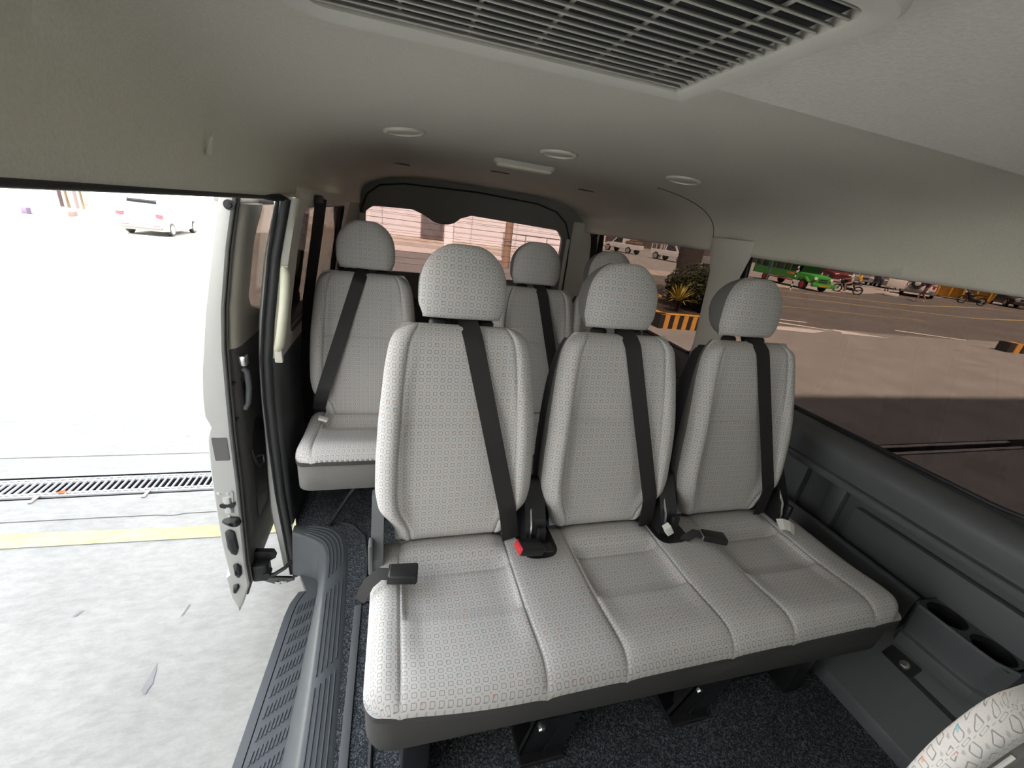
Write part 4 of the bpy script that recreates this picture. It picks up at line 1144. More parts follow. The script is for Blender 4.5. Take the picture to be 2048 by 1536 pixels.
M['carred'] = plain('dark_red_paint', (.16, .018, .02), .35)
M['jeepgreen'] = plain('green_jeepney_paint', (.06, .36, .055), .35)
M['jeepdark'] = plain('dark_green_paint', (.02, .12, .02), .4)
M['dumpyel'] = plain('yellow_container_paint', (.62, .33, .04), .6, noise=2.5, var=.25)
M['poster'] = plain('faded_poster', (.26, .22, .15), .8, noise=3, var=.12)
M['skin'] = plain('skin', (.36, .20, .13), .6); M['hair'] = plain('hair', (.02, .016, .013), .6)
M['cloth_white'] = plain('white_cloth', (.75, .73, .70), .9); M['cloth_yellow'] = plain('yellow_cloth', (.85, .50, .03), .9)
M['cloth_maroon'] = plain('maroon_cloth', (.17, .06, .075), .9); M['cloth_dark'] = plain('dark_cloth', (.035, .03, .04), .9)
M['cloth_tan'] = plain('tan_cloth', (.52, .36, .24), .9); M['cloth_pink'] = plain('dusty_pink_cloth', (.42, .24, .22), .9)
M['lampred'] = plain('tail_lamp', (.60, .02, .03), .25); M['lampwhite'] = plain('head_lamp', (.85, .85, .82), .15)
GZ = -.65
def gz(x, y): return GZ - .75 * sm((-x - 3) / 6) * sm((y - 8) / 13) + .42 * sm((x - 32) / 9)
mb = MB()
xs = [-90, -60, -40, -25, -18, -14, -12, -10, -8.5, -7, -6, -5, -4, -3, -1, 1, 4, 8, 15, 30, 32, 33.5, 35, 36.5, 38, 39.5, 41, 60, 100, 160]
ysg = [-40, -20, -8, -2, 2, 2.58, 2.79, 5, 8, 9.5, 11, 13, 15, 17, 19, 21, 24, 30, 45, 70, 110, 160]
NX = len(xs)
vs = [(x, y, gz(x, y)) for y in ysg for x in xs]
fs = [(j * NX + i, j * NX + i + 1, (j + 1) * NX + i + 1, (j + 1) * NX + i) for j in range(len(ysg) - 1) for i in range(NX - 1) if not (ysg[j] == 2.58 and -8.5 <= xs[i] < 30)]
mb.add(vs, fs)
ground = struct(build('ground', mb, M['ground'], loc=(0, 0, GZ), angle=180), 'worn pale concrete yard around the van')
mb = MB(); mb.box((-8.5, 2.58, -.95), (30, 2.79, -.90)); mb.box((-8.5, 2.57, -.95), (30, 2.58, GZ)); mb.box((-8.5, 2.79, -.95), (30, 2.80, GZ))
build('gutter', mb, M['pit'], ground)
XG = [-1, 5, 10, 15, 20, 25, 30, 32, 33.5, 35, 36.5, 38, 39.5, 41, 60, 100, 160]
def strip_mesh(ylo, yhi, dz, x0=-1, x1=160):
    mb = MB(); X = sorted(set([x0, x1] + [x for x in XG if x0 < x < x1])); k = 4
    vs = [(x, ylo(x) + (yhi(x) - ylo(x)) * j / k, gz(x, ylo(x) + (yhi(x) - ylo(x)) * j / k) + dz) for x in X for j in range(k + 1)]
    return mb.add(vs, [(i * (k + 1) + j, i * (k + 1) + j + 1, (i + 1) * (k + 1) + j + 1, (i + 1) * (k + 1) + j) for i in range(len(X) - 1) for j in range(k)])
def lin(*t): return lambda x: interp(t, x)
struct(build('road', strip_mesh(lin((-1, 9.35), (160, 9.35)), lin((-1, 19.5), (60, 26), (160, 26)), .004), M['asphalt'], loc=(0, 0, GZ), angle=180), 'grey asphalt road beyond the yard')
struct(build('sidewalk', strip_mesh(lin((-1, 19.5), (60, 26), (160, 26)), lin((-1, 23.3), (60, 28.5), (160, 29)), .006), M['paving'], loc=(0, 0, GZ), angle=180), 'pale dusty roadside strip')
mb = MB()
for pts in ([(-9, 9.15), (20, 9.2), (20, 9.26), (-9, 9.21)], [(-9, 3.035), (-.9, 3.035), (-.9, 3.0395), (-9, 3.0395)]):
    mb.add([(x, y, gz(x, y) + .003) for x, y in pts], [(0, 1, 2, 3)])
cr = [(-9, 2.40), (-2.08, 2.37), (-1.6, 2.36), (-1.35, 2.352), (-1.27, 2.34), (-1.2, 2.352), (-.9, 2.348), (2, 2.33)]
mb.add([(x, y, GZ + .002) for x, y in cr] + [(x, y + .005, GZ + .002) for x, y in cr[::-1]], [tuple(range(len(cr) * 2))])
build('slab_joint', mb, M['pit'], ground, smooth=False)
def paint(name, pts, mat, z=.004):
    mb = MB(); mb.add([(x, y, gz(x, y) + z) for x, y in pts], [tuple(range(len(pts)))]); return build(name, mb, M[mat], ground, smooth=False)
paint('painted_line', [(-12, 2.19), (-2, 2.165), (-.99, 2.126), (1.5, 2.10), (1.5, 2.20), (-1.02, 2.224), (-2.0, 2.275), (-12, 2.31)], 'yellowpaint')
paint('road_arrow', [(11.4, 9.7), (13.3, 9.0), (13.0, 8.75), (15.0, 8.55), (13.4, 9.35), (13.2, 9.15), (11.7, 9.9)], 'whitepaint', .008)
paint('road_arrow', [(9.0, 8.9), (11.6, 8.55), (12.6, 8.95), (11.6, 9.15), (9.0, 9.25)], 'whitepaint', .008)
paint('lane_line', [(11.0, 10.4), (13.2, 10.05), (13.3, 10.2), (11.0, 10.55)], 'whitepaint', .008)
paint('lane_line', [(17.2, 9.9), (19.6, 9.05), (19.8, 9.2), (17.4, 10.05)], 'whitepaint', .008)
paint('lane_line', [(12, 13.5), (24, 12.9), (24, 13.0), (12, 13.62)], 'roadyellow', .008)
build('lane_line', strip_mesh(lin((14, 17.5), (60, 12.5)), lin((14, 17.72), (60, 12.75)), .010, 14, 60), M['roadyellow'], ground)
build('lane_line', strip_mesh(lin((16, 20.5), (80, 15.0)), lin((16, 20.75), (80, 15.3)), .010, 16, 80), M['roadyellow'], ground)
paint('paint_scrap', [(-.940, 1.290), (-.932, 1.283), (-.918, 1.273), (-.916, 1.295), (-.910, 1.315), (-.918, 1.335), (-.921, 1.36), (-.934, 1.40)], 'scrap', .003)
paint('paint_scrap', [(-1.378, 1.69), (-1.362, 1.685), (-1.350, 1.715), (-1.365, 1.712)], 'scrap', .003)
paint('paint_scrap', [(-.938, 1.615), (-.930, 1.622), (-.922, 1.68), (-.930, 1.675)], 'scrap', .003)
# gutter grating
grate = thing('drain_grate', 'long galvanised drain grating in the concrete beside the door', 'drain', (-2, 2.685, GZ))
mb = MB()
for y in (2.60, 2.625, 2.745, 2.77): mb.box((-6.0, y - .004, GZ - .012), (8.0, y + .004, GZ + .004), 0)
build('side_rail', mb, M['galv'], grate, smooth=False)
mb = MB()
for i in range(150):
    x = -4.2 + i * .036
    mb.box((x - .0032, 2.595, GZ - .008), (x + .0032, 2.775, GZ + .004), 0)
bars = build('grating_bar', mb, M['galv'], grate, smooth=False); bars['kind'] = 'stuff'
for x in (-1.5, -2.05):
    mb = MB(); mb.box((x - .010, 2.53, GZ), (x + .010, 2.60, GZ + .010), .002); build('lug', mb, M['steelpipe'], grate, smooth=False)

mb = MB(); mb.add([(-1.985, 2.62, GZ + .006), (-1.955, 2.60, GZ + .016), (-1.92, 2.615, GZ + .008), (-1.95, 2.64, GZ + .014), (-1.953, 2.62, GZ + .004)], [(0, 1, 4), (1, 2, 4), (2, 3, 4), (3, 0, 4)])
tag(build('dry_leaf', mb, plain('dry_leaf', (.45, .14, .05), .8), smooth=False), 'small orange dry leaf lying on the drain grating', 'leaf')
# building that shades the yard, behind the camera, and the ones facing the yard
mb = MB(); mb.box((-26, -14, GZ), (40, -6.6, 17.6)); mb.box((-26, -6.8, 16.9), (40, -6.4, 17.7))
for i in range(8):
    for j in range(4): mb.box((-22 + i * 7.5, -6.62, 2 + j * 3.8), (-18.5 + i * 7.5, -6.55, 3.9 + j * 3.8), 0, 1)
tag(build('office_building', mb, [M['plaster'], M['carglass']], smooth=False), 'tall pale building whose shade covers the yard', 'building')
wb = thing('building', 'white sided building with a brown door, seen through the rear window', 'building', (5, 24, GZ))
mb = MB(); mb.box((-4.5, 23.5, -.30), (12.2, 30, 6.5))
for k in range(27):
    z = -.22 + k * .25; mb.box((-4.5, 23.465, z), (12.2, 23.51, z + .225), .006, seg=1)
build('wall', mb, M['siding'], wb, smooth=False)
mb = MB(); mb.box((-4.5, 23.3, GZ - .3), (12.25, 30, -.29), .01)
build('plinth', mb, M['stain'], wb, smooth=False)
for x in (-.7, 4.0, 6.6):
    mb = MB(); mb.box((x - .012, 23.455, -.3), (x + .012, 23.47, 6.4)); build('panel_seam', mb, M['steelpipe'], wb, smooth=False)
mb = MB(); mb.box((1.26, 23.38, -.30), (2.48, 23.52, 1.9), .01, mi=0); mb.box((1.34, 23.36, -.24), (1.83, 23.40, 1.8), .008, mi=1); mb.box((1.87, 23.36, -.24), (2.40, 23.40, 1.8), .008, mi=1)
build('door', mb, [plain('brown_frame', (.20, .14, .11), .6), plain('dark_door', (.13, .11, .105), .4, noise=2, var=.3)], wb, smooth=False)
mb = MB(); mb.box((2.52, 23.25, GZ), (2.98, 23.52, 6.5), .01)
build('column', mb, M['plaster'], wb, smooth=False)
mb = MB(); mb.box((-1.0, 22.9, GZ - .01), (12.3, 23.3, -.48), .02)
struct(build('kerb', mb, M['paving'], smooth=False), 'pale kerb along the sided building')
po = tag(build('utility_pole', MB().cyl((4.5, 17.2, GZ), (4.5, 17.2, 8.5), .165, .13, n=24), plain('weathered_pole', (.34, .23, .16), .85, noise=5, var=.2)), 'brown utility pole seen through the rear window', 'pole')
mb = MB(); mb.cyl((4.5, 17.2, .42), (4.5, 17.2, .46), .175, n=24); mb.cyl((4.5, 17.2, .25), (4.5, 17.2, .28), .175, n=24); build('strap', mb, M['steelpipe'], po)
rl = thing('railing', 'grey pipe railing to the right of the utility pole', 'railing', (8.5, 21.6, GZ))
for x in (5.4, 6.6, 7.8, 9.0, 10.2, 11.4):
    mb = MB(); mb.cyl((x, 21.6, GZ), (x, 21.6, .62), .025, n=12); build('post', mb, M['steelpipe'], rl)
for z in (.62, .30, -.02):
    mb = MB(); mb.cyl((5.3, 21.6, z), (12, 21.6, z), .022, n=10); build('rail', mb, M['steelpipe'], rl)
lb = thing('building', 'bright white building across the yard, beyond the white hatchback', 'building', (-22, 28, -1.4))
mb = MB(); mb.box((-70, 27.8, -1.6), (-5.2, 36, 11)); build('wall', mb, M['plaster'], lb, smooth=False)
mb = MB()
for x in (-16.37, -15.76): mb.box((x - .10, 27.2, -1.02), (x + .10, 27.5, 3.0), .01)
build('column', mb, plain('mauve_column', (.10, .075, .085), .7), lb, smooth=False)
for x in (-16.10, -15.48):
    mb = MB(); mb.box((x - .18, 27.68, -1.05), (x + .18, 27.79, 1.2), .005); mb.box((x - .10, 27.65, -.8), (x + .1, 27.70, .1), .004, mi=1)
    build('poster', mb, [M['poster'], plain('poster_print', (.17, .12, .075), .8, noise=6, var=.3)], lb, smooth=False)
mb = MB(); mb.box((-16.75, 26.7, -1.42), (-15.75, 27.4, -1.16), .03); build('step', mb, plain('mauve_step', (.11, .075, .075), .8, noise=3, var=.2), lb, smooth=False)
mb = MB(); mb.box((-17.0, 25.8, -1.4), (-16.78, 26.1, -1.1), .02); mb.box((-17.02, 25.75, -1.4), (-16.76, 26.15, -1.36), .01)
tag(build('crate', mb, plain('violet_crate', (.04, .025, .06), .6)), 'small dark violet crate standing by the bright white building', 'crate')
# planter with striped kerb, bush, tree, spiky plant
plk = thing('planter', 'raised planter with a black and orange striped kerb', 'planter', (8, 9, GZ))
px0, px1, py0, py1, pz = 5.95, 9.3, 7.96, 11.1, -.315
mb = MB()
n = 26
for i in range(n):
    a = px0 + (px1 - px0) * i / n; b = px0 + (px1 - px0) * (i + 1) / n
    mb.box((a, py0, GZ), (b, py0 + .16, pz), 0, mi=(i + 1) % 2); mb.box((a, py1 - .16, GZ), (b, py1, pz), 0, mi=(i + 1) % 2)
m_ = 21
for i in range(m_):
    a = py0 + .16 + (py1 - py0 - .32) * i / m_; b = py0 + .16 + (py1 - py0 - .32) * (i + 1) / m_
    mb.box((px0, a, GZ), (px0 + .16, b, pz), 0, mi=(i + 1) % 2); mb.box((px1 - .16, a, GZ), (px1, b, pz), 0, mi=(i + 1) % 2)
mb.box((px0 - .005, py0 - .005, pz), (px1, py0 + .16, pz + .012), 0, mi=0); mb.box((px0 - .005, py0, pz), (px0 + .16, py1, pz + .012), 0, mi=0)
build('kerb_wall', mb, [M['kerbyellow'], M['kerbblack']], plk, smooth=False)
mb = MB(); mb.box((px0 + .15, py0 + .15, GZ), (px1 - .15, py1 - .15, pz - .06), .0); build('soil', mb, M['soil'], plk)
rnd = random.Random(3)
def leaf_cloud(mb, c, r, n, size, shell=.55):
    for _ in range(n):
        while True:
            d = Vector((rnd.uniform(-1, 1), rnd.uniform(-1, 1), rnd.uniform(-1, 1)))
            if shell < d.length < 1: break
        p = Vector(c) + Vector((d.x * r[0], d.y * r[1], d.z * r[2]))
        a = Vector((rnd.gauss(0, 1), rnd.gauss(0, 1), rnd.gauss(0, .6))).normalized(); b = a.orthogonal().normalized(); b = (b * cos(rnd.random() * 6) + a.cross(b) * sin(rnd.random() * 6)).normalized()
        s_ = size * rnd.uniform(.6, 1.3); nn = a.cross(b) * s_ * .15
        mb.add([p - a * s_, p + b * s_ * .5 + nn, p + a * s_, p - b * s_ * .5 + nn], [(0, 1, 2, 3)])
bush = thing('bush', 'dark rounded bush in the striped planter', 'bush', (8.1, 9.3, pz - .06))
mb = MB(); leaf_cloud(mb, (8.1, 9.35, .22), (1.05, 1.0, .62), 5200, .055, .35); build('foliage', mb, M['leafdark'], bush, smooth=False)
mb = MB()
for k in range(7): mb.tube([(8.1, 9.3, pz - .06), (8.1 + rnd.uniform(-.5, .5), 9.3 + rnd.uniform(-.5, .5), .4)], [.03, .012], 6)
build('stem', mb, M['bark'], bush)
sp_ = thing('spiky_plant', 'small yellow spiky plant at the corner of the striped planter', 'plant', (6.93, 8.75, pz - .06))
mb = MB()
for k in range(70):
    an = rnd.uniform(0, 2 * pi); el = rnd.uniform(.15, 1.35); L_ = rnd.uniform(.38, .62)
    d = Vector((cos(an) * cos(el), sin(an) * cos(el), sin(el))); sdv = Vector((-sin(an), cos(an), 0)) * .017
    p0 = Vector((6.93, 8.75, -.12)); p1 = p0 + d * L_ * .6; p2 = p0 + d * L_ + Vector((0, 0, -.10 * cos(el)))
    mb.add([p0 - sdv, p0 + sdv, p1 + sdv * .9, p1 - sdv * .9, p2], [(0, 1, 2, 3), (3, 2, 4)])
build('leaves', mb, M['leafyel'], sp_, smooth=False)
mb = MB(); mb.cyl((6.93, 8.75, pz - .07), (6.93, 8.75, -.08), .05, n=10); build('stem', mb, M['bark'], sp_)
mb = MB(); mb.sphere((7.5, 8.25, -.20), (.13, .11, .09), jit=.08)
tag(build('rock', mb, plain('grey_rock', (.30, .27, .27), .9, noise=6, var=.3)), 'grey rock under the dark bush', 'rock')
tr = thing('tree', 'dark leaning tree trunk rising behind the planter bush', 'tree', (8.4, 10.6, pz - .06))
mb = MB(); pts = []
for k in range(15):
    t = k / 14; pts.append((8.42 - .30 * t + .06 * sin(t * 5), 10.6 + .15 * t, pz - .08 + t * 5.2))
mb.tube(pts, [.42 if k == 0 else .345 - .05 * k / 14 + .012 * sin(k * 2.1) for k in range(15)], 18); build('trunk', mb, M['bark'], tr)
mb = MB()
for c in ((9.2, 10.9, 5.6), (10.2, 11.4, 6.2), (8.0, 10.4, 6.4)): leaf_cloud(mb, c, (1.6, 1.6, 1.0), 900, .11, .2)
build('foliage', mb, M['leafdark'], tr, smooth=False)
mb = MB()
for i in range(22):
    a = 19.0 + i * .30; mb.box((a, 7.75 - i * .03, GZ), (a + .30, 8.05 - i * .03, -.34), .0, mi=i % 2)
struct(build('striped_kerb', mb, [M['kerbblack'], M['kerbyellow']], smooth=False), 'yellow and black striped kerb block beside the yard entrance')
# dark facades behind the parked cars
mb = MB(); mb.box((62, 20, GZ), (66, 62, 5.5)); mb.box((24, 62, GZ), (66, 66, 5.5))
tag(build('shop_row', mb, plain('dusky_facade', (.09, .075, .07), .9, noise=.4, var=.5), smooth=False), 'dark row of buildings behind the parked vehicles', 'building')

# ================================================================== VEHICLES AND PEOPLE OUTSIDE
def xform(loc, rz, sc=1.0):
    Mx = Matrix.Translation(loc) @ Matrix.Rotation(rz, 4, 'Z') @ Matrix.Scale(sc, 4)
    return lambda mb: setattr(mb, 'v', [tuple(Mx @ Vector(p)) for p in mb.v]) or mb
def sect(x, hw, zb, zt, r=.10, n=5):
    po = rpoly([(-hw, zb), (hw, zb), (hw * .97, zt), (-hw * .97, zt)], [r * .7, r * .7, r, r], n)
    return [(x, y, z) for y, z in po]
def wheel(T, parent, x, y, r, w, rim=M['alloy'], spokes=5, out=1):
    mb = MB(); n = 28
    mb.loft([[(x + q * cos(2 * pi * i / n), y + d, r + q * sin(2 * pi * i / n)) for i in range(n)] for q, d in ((r * .62, -w / 2), (r * .93, -w / 2), (r, -w * .32), (r, w * .32), (r * .93, w / 2), (r * .62, w / 2))], cap=True)
    wh = build('wheel', T(mb), M['tyre'], parent, angle=40)
    mb = MB(); yo = y + out * w * .5
    mb.loft([[(x + q * cos(2 * pi * i / n), yo + d * out, r + q * sin(2 * pi * i / n)) for i in range(n)] for q, d in ((r * .64, .004), (r * .60, .012), (r * .56, -.02), (r * .1, -.02))], cap=True)
    for k in range(spokes):
        a = 2 * pi * k / spokes; c, s_ = cos(a), sin(a)
        mb.prism([(.0, -.05 * r), (.58 * r, -.10 * r), (.58 * r, .10 * r), (0, .05 * r)], lambda u, v, q: (x + u * c - v * s_, yo + q, r + u * s_ + v * c), -.015, .012 * out)
    build('rim', T(mb), rim, wh, angle=40)
def car(name, label, cat, loc, rz, paint, body, cabin, tum, wheels, wr, side_wins, rear_win=None, front_win=None, group=None, lamps=(), extra=None, glassm=None):
    """body: list of (x, half width, z bottom, z top); cabin: side polygon; windows given as side polygons"""
    T = xform(loc, rz); t = thing(name, label, cat, loc, group)
    mb = MB(); mb.loft([sect(*b) for b in body]); build('body', T(mb), paint, t, angle=35)
    zb = min(p[1] for p in cabin); zt = max(p[1] for p in cabin); hw0 = max(b[1] for b in body) * .96
    def hw(z): return hw0 - (z - zb) / (zt - zb) * tum
    mb = MB(); n = len(cabin)
    pr = rpoly(cabin, .06, 4); n = len(pr)
    mb.add([(x, -hw(z), z) for x, z in pr] + [(x, hw(z), z) for x, z in pr], [(i, (i + 1) % n, n + (i + 1) % n, n + i) for i in range(n)] + [tuple(range(n)), tuple(range(2 * n - 1, n - 1, -1))])
    build('cabin', T(mb), paint, t, angle=35)
    g = glassm or M['carglass']
    for s_ in (-1, 1):
        for w in side_wins:
            mb = MB(); po = rpoly(w, .03, 3); mb.prism(po, lambda u, v, q: (u, s_ * (hw(v) + q), v), -.01, .008); build('side_window', T(mb), g, t, smooth=False)
    for nm, w in (('rear_window', rear_win), ('windscreen', front_win)):
        if w:
            (xa_, za_), (xb_, zb_), inset = w
            d = .012 if nm == 'windscreen' else -.012
            mb = MB(); ha, hb = hw(za_) - inset, hw(zb_) - inset
            mb.add([(xa_, -ha, za_), (xa_, ha, za_), (xb_, hb, zb_), (xb_, -hb, zb_), (xa_ + d, -ha, za_), (xa_ + d, ha, za_), (xb_ + d, hb, zb_), (xb_ + d, -hb, zb_)], [(0, 1, 2, 3), (4, 5, 6, 7), (0, 1, 5, 4), (1, 2, 6, 5), (2, 3, 7, 6), (3, 0, 4, 7)])
            build(nm, T(mb), g, t, smooth=False)
    hwb = max(b[1] for b in body)
    for x in wheels:
        for s_ in (-1, 1):
            wheel(T, t, x, s_ * (hwb - .09), wr, .19, out=s_)
    for nm, lo, hi, mt in lamps:
        mb = MB(); mb.box(lo, hi, .012, seg=2); build(nm, T(mb), mt, t)
    if extra: extra(t, T)
    return t
# white hatchback across the yard (rear towards us)
def hb_extra(t, T):
    mb = MB(); mb.box((-1.98, -.26, .52), (-1.955, .26, .64), .006); build('number_plate', T(mb), M['white'], t)
    mb = MB(); mb.box((-1.935, -.09, .80), (-1.915, .09, .83), .006); build('tailgate_handle', T(mb), M['grey'], t)
    for s_ in (-1, 1):
        mb = MB(); mb.box((.62, s_ * .80 - .06 * (s_ < 0), .93), (.75, s_ * .80 + .14 * s_, 1.05), .03); build('mirror', T(mb), M['carpale'], t)
        for x in (-.62, .28):
            mb = MB(); mb.box((x - .07, s_ * .815 - .012, .84), (x + .07, s_ * .815 + .012, .865), .006); build('door_handle', T(mb), M['grey'], t)
    mb = MB(); mb.box((-1.965, -.72, .30), (-1.90, .72, .42), .02); build('bumper_insert', T(mb), plain('bumper_grey', (.05, .05, .055), .6), t)
    mb = MB(); mb.box((-1.70, -.52, 1.465), (-1.42, .52, 1.50), .014); build('spoiler', T(mb), M['carpale'], t)
car('car', 'white hatchback parked alone across the bright yard', 'car', (-10.62, 24.0, -1.4), radians(92), M['carpale'],
    [(-1.95, .70, .34, .78, .12), (-1.86, .79, .22, .92, .12), (-1.5, .83, .20, .96, .10), (-.8, .83, .18, .95, .09), (.4, .83, .18, .93, .09), (.9, .83, .20, .90, .12), (1.5, .79, .22, .80, .14), (1.84, .66, .28, .66, .14)],
    [(-1.84, .88), (-1.55, 1.45), (-1.3, 1.52), (-.3, 1.54), (.1, 1.46), (1.05, .88)], .20, (-1.22, 1.20), .29,
    [[(-.98, .97), (-1.12, 1.36), (-.42, 1.40), (-.42, .96)], [(-.34, .96), (-.34, 1.40), (-.02, 1.38), (.70, .95)], [(-1.36, 1.00), (-1.24, 1.34), (-1.18, 1.34), (-1.06, 1.00)]],
    ((-1.80, .95), (-1.56, 1.41), .10), ((1.00, .93), (.16, 1.42), .06),
    lamps=[('tail_lamp', (-1.96, .56, .78), (-1.74, .82, .93), M['lampred']), ('tail_lamp', (-1.96, -.82, .78), (-1.74, -.56, .93), M['lampred']), ('reflector', (-1.965, .42, .43), (-1.93, .68, .46), M['lampred']), ('reflector', (-1.965, -.68, .43), (-1.93, -.42, .46), M['lampred'])], extra=hb_extra, glassm=plain('pale_car_window', (.03, .036, .045), .35, 0, spec=.15))

# green jeepney
def jeepney():
    loc = (28.7, 22.6, GZ); T = xform(loc, radians(-103), .87); t = thing('jeepney', 'long green jeepney with open side windows driving past', 'jeepney', loc)
    G = M['jeepgreen']
    mb = MB(); mb.loft([sect(x, .98, .62, 1.30, .06) for x in (-7.0, -6.8, -1.0, -.9)]); build('body', T(mb), G, t, angle=35)
    mb = MB(); mb.loft([sect(x, w, .70, z, .10) for x, w, z in ((-1.0, .92, 1.30), (.2, .80, 1.26), (.75, .74, 1.18), (.85, .70, 1.10))]); build('hood', T(mb), G, t, angle=35)
    mb = MB(); mb.loft([[(x, y, z) for y, z in rpoly([(-1.0, 1.92), (1.0, 1.92), (.93, 2.04), (-.93, 2.04)], .04, 3)] for x in (-7.1, -7.0, -.7, -.45)]); build('roof', T(mb), M['jeepdark'], t, angle=35)
    mb = MB(); mb.loft([[(x, y, z) for y, z in rpoly([(-1.01, 1.80), (1.01, 1.80), (1.0, 1.94), (-1.0, 1.94)], .03, 3)] for x in (-7.05, -.55)]); build('roof_rail', T(mb), G, t, angle=35)
    for x in (-6.95, -5.9, -4.85, -3.8, -2.75, -1.9, -.95):
        for s_ in (-1, 1):
            mb = MB(); mb.box((x - .045, s_ * .96 - .035, 1.25), (x + .045, s_ * .96 + .035, 1.85), .008); build('window_post', T(mb), G, t)
    mb = MB(); mb.box((-6.9, -.90, .70), (-1.2, .90, 1.75), .02); build('dark_cabin', T(mb), M['cardark'], t)
    mb = MB(); mb.add([(-.85, -.86, 1.30), (-.85, .86, 1.30), (-.62, .84, 1.80), (-.62, -.84, 1.80), (-.80, -.86, 1.30), (-.80, .86, 1.30), (-.57, .84, 1.80), (-.57, -.84, 1.80)], [(0, 1, 2, 3), (4, 5, 6, 7), (0, 1, 5, 4), (1, 2, 6, 5), (2, 3, 7, 6), (3, 0, 4, 7)]); build('windscreen', T(mb), M['carglass'], t, smooth=False)
    mb = MB(); mb.box((.80, -.55, .66), (.90, .55, 1.12), .02)
    gr = build('grille', T(mb), G, t)
    for z in (.72, .88):
        mb = MB(); mb.box((.895, -.40, z), (.915, .40, z + .10), .02); build('grille_opening', T(mb), M['cardark'], gr)
    for s_ in (-1, 1):
        mb = MB(); mb.cyl((.82, s_ * .66, .98), (.93, s_ * .66, .98), .12, n=20); build('head_lamp', T(mb), M['lampwhite'], t)
        mb = MB(); mb.prism(rpoly([(-.85, .62), (-.65, 1.02), (.10, 1.02), (.55, .72), (.55, .64), (.05, .86), (-.45, .86), (-.72, .60)], .05, 4), lambda u, v, q: (u, s_ * (.72 + q), v), 0, .30); build('mudguard', T(mb), M['cardark'] if False else G, t, angle=35)
        wheel(T, t, -.02, s_ * .86, .40, .24, M['lampred'], 5, s_); wheel(T, t, -5.1, s_ * .80, .40, .24, M['lampred'], 5, s_)
        mb = MB(); mb.box((-4.3, s_ * 1.0 - .03, .50), (-1.2, s_ * 1.0 + .03, .60), .01); build('side_step', T(mb), M['lampred'], t)
        mb = MB(); mb.box((-2.2, s_ * .985 - .012, .98), (-1.25, s_ * .985 + .012, 1.16), .01); build('yellow_panel', T(mb), M['dumpyel'], t)
        mb = MB(); mb.box((-.95, s_ * 1.05 - .06, 1.25), (-.80, s_ * 1.05 + .06, 1.45), .03); build('mirror', T(mb), M['lampwhite'], t)
    mb = MB(); mb.box((.92, -.98, .36), (1.20, .98, .66), .05); build('bumper', T(mb), G, t)
    mb = MB(); mb.box((1.195, -.5, .44), (1.21, .5, .54), .006); build('bumper_panel', T(mb), M['dumpyel'], t)
    mb = MB(); mb.box((-.6, -.3, 2.04), (-.45, .3, 2.12), .02); build('route_board', T(mb), M['lampred'], t)
jeepney()
# striped pole and blue sign pole in front of the jeepney
mb = MB()
for k in range(12): mb.cyl((24.9, 21.0, GZ + k * .14), (24.9, 21.0, GZ + (k + 1) * .14), .045, n=12, mi=k % 2)
mb.cyl((24.9, 21.0, GZ + 1.68), (24.9, 21.0, GZ + 2.0), .07, .06, n=12, mi=2)
tag(build('marker_post', mb, [M['cloth_white'], M['cardark'], plain('orange_post', (.75, .18, .05), .6)]), 'thin white banded post with an orange top in front of the jeepney', 'post')
mb = MB(); mb.cyl((27.2, 25.2, GZ), (27.2, 25.2, 1.15), .07, n=12); mb.box((27.05, 25.1, 1.15), (27.35, 25.3, 1.5), .02, mi=1)
tag(build('sign_post', mb, [plain('blue_grey_pole', (.07, .10, .16), .6), M['carsilver']]), 'blue grey post with a small box on top, by the rear of the jeepney', 'post')

def simple_car(name, label, cat, loc, rz, paint, L_=4.4, W_=1.76, H_=1.45, group=None, suv=False, extra=None):
    h = L_ / 2; w = W_ / 2; bz = .95 if suv else .86
    body = [(-h, w * .86, .34, bz * .86, .12), (-h + .12, w * .97, .26, bz, .10), (-h * .4, w, .24, bz + .02, .08), (h * .35, w, .24, bz + .01, .08), (h * .7, w * .97, .26, bz - .06, .12), (h, w * .82, .32, bz - .24, .14)]
    if suv: cab = [(-h + .04, bz - .04), (-h + .18, H_ - .06), (-h + .4, H_), (h * .12, H_), (h * .42, bz - .04)]
    else: cab = [(-h + .55, bz - .04), (-h + 1.05, H_ - .04), (-h + 1.4, H_), (h * .08, H_), (h * .55, bz - .04)]
    x0 = -h + (.22 if suv else 1.1)
    wins = [[(x0, bz + .06), (x0 + .06, H_ - .12), (-.25, H_ - .10), (-.25, bz + .06)], [(-.15, bz + .06), (-.15, H_ - .10), (h * .06, H_ - .12), (h * .30, bz + .06)]]
    rw = ((-h + .045, bz + .10), (-h + .16, H_ - .14), .14) if suv else ((-h + .62, bz + .03), (-h + 1.02, H_ - .10), .12)
    fw = ((h * .42 - .01, bz + .02), (h * .14, H_ - .08), .10) if suv else ((h * .55 - .04, bz + .02), (h * .10, H_ - .08), .10)
    lamps = [('head_lamp', (h - .16, s_ * w * .62 - .16, bz - .30), (h - .02, s_ * w * .62 + .16, bz - .16), M['lampwhite']) for s_ in (-1, 1)]
    lamps += [('tail_lamp', (-h - .01, s_ * w * .80 - .08, bz - .25), (-h + .10, s_ * w * .80 + .08, bz - .02), M['lampred']) for s_ in (-1, 1)]
    lamps += [('grille', (h - .06, -w * .42, .50), (h + .005, w * .42, .68), M['cardark'])]
    return car(name, label, cat, loc, rz, paint, body, cab, .16, (-h * .60, h * .62), .33 if not suv else .37, wins, rw, fw, group, lamps, extra)
def face_cam(x, y): return math.atan2(-y, -x)
